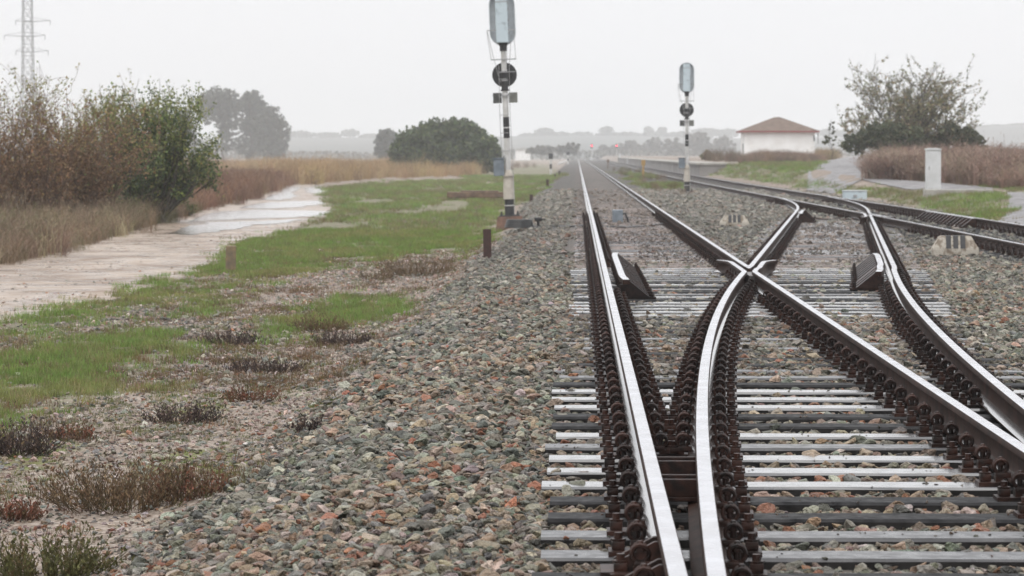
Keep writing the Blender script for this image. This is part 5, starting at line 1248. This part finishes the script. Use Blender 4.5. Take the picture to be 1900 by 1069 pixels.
clump_crown('tall_tree', 'hazy tall tree with a spreading crown, left one of the eucalyptus group', 412, 830, None, [(405, 188, 34, 26, 189), (392, 205, 26, 26, 115), (425, 205, 26, 40, 168), (420, 250, 22, 40, 126), (375, 190, 12, 14, 37)], 0.8, 15, EUC, [1, 1, 1],
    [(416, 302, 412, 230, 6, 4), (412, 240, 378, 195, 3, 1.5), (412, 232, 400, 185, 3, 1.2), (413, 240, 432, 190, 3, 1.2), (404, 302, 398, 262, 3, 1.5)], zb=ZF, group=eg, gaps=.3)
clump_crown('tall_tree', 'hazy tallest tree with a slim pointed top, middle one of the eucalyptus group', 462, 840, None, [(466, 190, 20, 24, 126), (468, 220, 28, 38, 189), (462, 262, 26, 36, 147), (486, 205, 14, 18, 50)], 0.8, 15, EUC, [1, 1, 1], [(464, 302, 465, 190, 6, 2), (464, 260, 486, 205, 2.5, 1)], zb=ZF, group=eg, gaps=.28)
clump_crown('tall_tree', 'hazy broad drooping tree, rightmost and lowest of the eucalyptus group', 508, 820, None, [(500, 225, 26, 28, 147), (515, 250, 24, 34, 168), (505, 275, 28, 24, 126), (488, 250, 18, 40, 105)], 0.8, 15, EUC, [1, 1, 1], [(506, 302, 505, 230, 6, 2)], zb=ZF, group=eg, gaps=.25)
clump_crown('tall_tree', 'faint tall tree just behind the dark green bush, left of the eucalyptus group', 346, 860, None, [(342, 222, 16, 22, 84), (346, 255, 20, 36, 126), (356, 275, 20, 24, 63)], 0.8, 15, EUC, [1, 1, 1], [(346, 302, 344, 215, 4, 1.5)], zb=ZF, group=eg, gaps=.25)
clump_crown('hazy_tree', 'small hazy tree on the plain just left of the large dark rounded tree', 716, 700, None, [(718, 262, 20, 22, 126), (706, 280, 12, 16, 63), (728, 278, 16, 18, 84)], .8, 26, EUC, [1, 1, 1], [(717, 300, 717, 265, 4, 2)], zb=ZF)
# right: bare crowned tree with an undergrowth bush, a round bush beside it
YT = 175.0; p = Vector((at_dist(1692, YT), YT, float(gz(at_dist(1692, YT), YT)))); s = F / YT
t = thing('sparse_tree', 'sparse autumn tree with many bare limbs, standing behind the brown weeds at the right', 'tree', p); r = random.Random(77)
dirs = [((r.uniform(-.95, .95), r.uniform(-.8, .8), r.uniform(.75, 1.3)), r.uniform(2.0, 2.8), (r.uniform(-.5, .5), r.uniform(-.4, .4), 0)) for _ in range(19)]
stems, tips = grow(Vector((0, 0, 0)), dirs, 4, .86, .085, [5, 5, 3], .80, .05, 78, .22)
stems, tips = fit(stems, tips, 5.9, 3.6)
stems_obj(stems, t, 'trunk', M['bark'], 6, .012)
Pm = tip_points(tips, 8, .08); n = len(Pm); hz = Pm[:, 2] / 5.5; kk = rng.random(n) < np.clip(1.12 - .40 * hz + .9 * (fbm(Pm[:, 0] * .6, Pm[:, 2] * .6, 79) - .5), .12, 1); Pm = Pm[kk]; n = len(Pm)
V, T, cc = leaf_cloud(Pm, .16, palette(n, [(.20, .195, .10), (.25, .205, .105), (.27, .19, .105), (.15, .16, .08)], [3, 2, 1, 2], .2)); link('foliage', npmesh('foliage', V, None, M['leaf'], T, fcol=cc), t)
RB = [(.09, .105, .055), (.12, .125, .062), (.07, .082, .046), (.145, .125, .07)]
clump_crown('bush', 'dark green undergrowth bush at the left foot of the sparse tree', 1610, 168, None, [(1640, 255, 48, 32, 150), (1588, 266, 28, 20, 60), (1680, 258, 36, 28, 80)], .17, 44, RB, [3, 2, 3, 1], [(1640, 292, 1640, 250, 5, 2)], 'bush', gaps=.22)
clump_crown('bush', 'olive rounded bush right of the sparse tree, behind the tall white cabinet', 1775, 172, None, [(1780, 256, 44, 24, 140), (1765, 248, 26, 18, 60), (1812, 266, 22, 13, 40), (1735, 266, 26, 16, 50)], .17, 44, RB, [3, 3, 2, 2], [(1775, 285, 1775, 255, 5, 2)], 'bush', gaps=.2)
clump_crown('bush', 'thin sapling with a few leaves between the white hut and the sparse tree', 1541, 170, None, [(1542, 232, 6, 14, 8), (1534, 262, 14, 10, 12), (1548, 258, 8, 16, 8)], .14, 12, RB, [1, 1, 1, 1], [(1543, 295, 1541, 222, 1.4, .6), (1543, 280, 1532, 258, 1, .5)], 'bush')
clump_crown('bush', 'square yellowish bush left of the white hut, behind the farther signal', 1313, 262, None, [(1312, 289, 13, 10, 40), (1318, 292, 10, 8, 24)], .22, 34, [(.22, .17, .08), (.17, .14, .07), (.13, .12, .055)], [2, 2, 1], None, 'bush')
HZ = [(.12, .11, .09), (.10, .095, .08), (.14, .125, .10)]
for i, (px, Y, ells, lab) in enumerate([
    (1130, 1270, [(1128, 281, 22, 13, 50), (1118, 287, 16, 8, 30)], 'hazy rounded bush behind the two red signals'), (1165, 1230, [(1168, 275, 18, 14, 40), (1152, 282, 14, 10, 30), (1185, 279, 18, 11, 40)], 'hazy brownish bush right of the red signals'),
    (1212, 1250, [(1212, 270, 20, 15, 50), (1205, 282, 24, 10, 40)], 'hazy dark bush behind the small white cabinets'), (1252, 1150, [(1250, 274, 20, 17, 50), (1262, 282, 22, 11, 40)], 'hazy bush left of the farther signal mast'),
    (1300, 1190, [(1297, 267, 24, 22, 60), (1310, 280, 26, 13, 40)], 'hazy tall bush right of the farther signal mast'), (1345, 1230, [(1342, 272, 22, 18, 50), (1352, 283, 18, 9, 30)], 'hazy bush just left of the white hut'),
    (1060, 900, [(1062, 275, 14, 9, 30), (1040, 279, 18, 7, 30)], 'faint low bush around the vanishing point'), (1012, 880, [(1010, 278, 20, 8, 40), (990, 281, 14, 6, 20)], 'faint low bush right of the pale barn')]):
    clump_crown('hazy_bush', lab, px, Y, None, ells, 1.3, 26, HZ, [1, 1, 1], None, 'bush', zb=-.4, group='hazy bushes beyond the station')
# wooded ridge far off
P, Cn = [], 0
for px, py, rx, ry in [(560, 249, 26, 7), (610, 250, 30, 5), (650, 246, 18, 7), (690, 252, 24, 5), (745, 250, 26, 5), (985, 252, 24, 6), (1010, 245, 20, 8), (1040, 250, 26, 6), (1080, 249, 22, 5), (1125, 242, 14, 8), (1130, 250, 30, 5), (1165, 249, 24, 5), (1203, 241, 9, 8), (1228, 241, 9, 7), (1220, 250, 36, 6), (1265, 249, 22, 6), (1310, 246, 30, 9), (1350, 247, 22, 9), (1540, 246, 30, 7), (1590, 248, 40, 8), (1845, 236, 30, 5), (1900, 234, 40, 6), (1820, 240, 20, 6), (300, 250, 60, 7), (200, 250, 60, 7), (80, 250, 60, 7)]:
    Y = 2450.0; s = F / Y; X = at_dist(px, Y); m = int(rx * ry * 2.4); u = rng.standard_normal((m, 3)); u /= np.linalg.norm(u, axis=1)[:, None]; u *= rng.random((m, 1)) ** .4
    P.append(np.stack([X + u[:, 0] * rx / s, Y + u[:, 1] * 25, CAMH + (PY0 - py - 1) / s + u[:, 2] * ry / s], -1))
P = np.concatenate(P); V, T, cc = leaf_cloud(P, 2.6, palette(len(P), [(.05, .055, .035), (.07, .07, .045)], [1, 1])); kind(link('forest', npmesh('forest', V, None, M['leaf'], T, fcol=cc)), 'stuff')
# hedgerow and embankment at the foot of the hills
X = rng.uniform(-260, 260, 7000); Y = 1150 + rng.uniform(-12, 12, 7000); Z = rng.random(7000) ** .7 * (2.2 + 3.2 * fbm(X * .02, Y * 0, 88)) - .6
V, T, cc = leaf_cloud(np.stack([X, Y, Z], -1), 1.5, palette(7000, HZ, [1, 1, 1])); kind(link('woods', npmesh('woods', V, None, M['leaf'], T, fcol=cc)), 'stuff')

# ------------------------------------------------------------------ the rainy air
hm = bpy.data.materials.new('rain_haze'); hm.use_nodes = True; n, l = hm.node_tree.nodes, hm.node_tree.links
n.remove(n['Principled BSDF']); pv = n.new('ShaderNodeVolumePrincipled'); pv.inputs['Color'].default_value = (.955, .965, .975, 1); pv.inputs['Density'].default_value = HAZE_DENSITY; pv.inputs['Density Attribute'].default_value = ''; pv.inputs['Anisotropy'].default_value = 0.0
l.new(pv.outputs[0], n['Material Output'].inputs['Volume'])
b = MB(); b.box(-3200, 3200, -200, 4200, -3.0, 62); kind(b.obj('haze', [hm]), 'stuff')
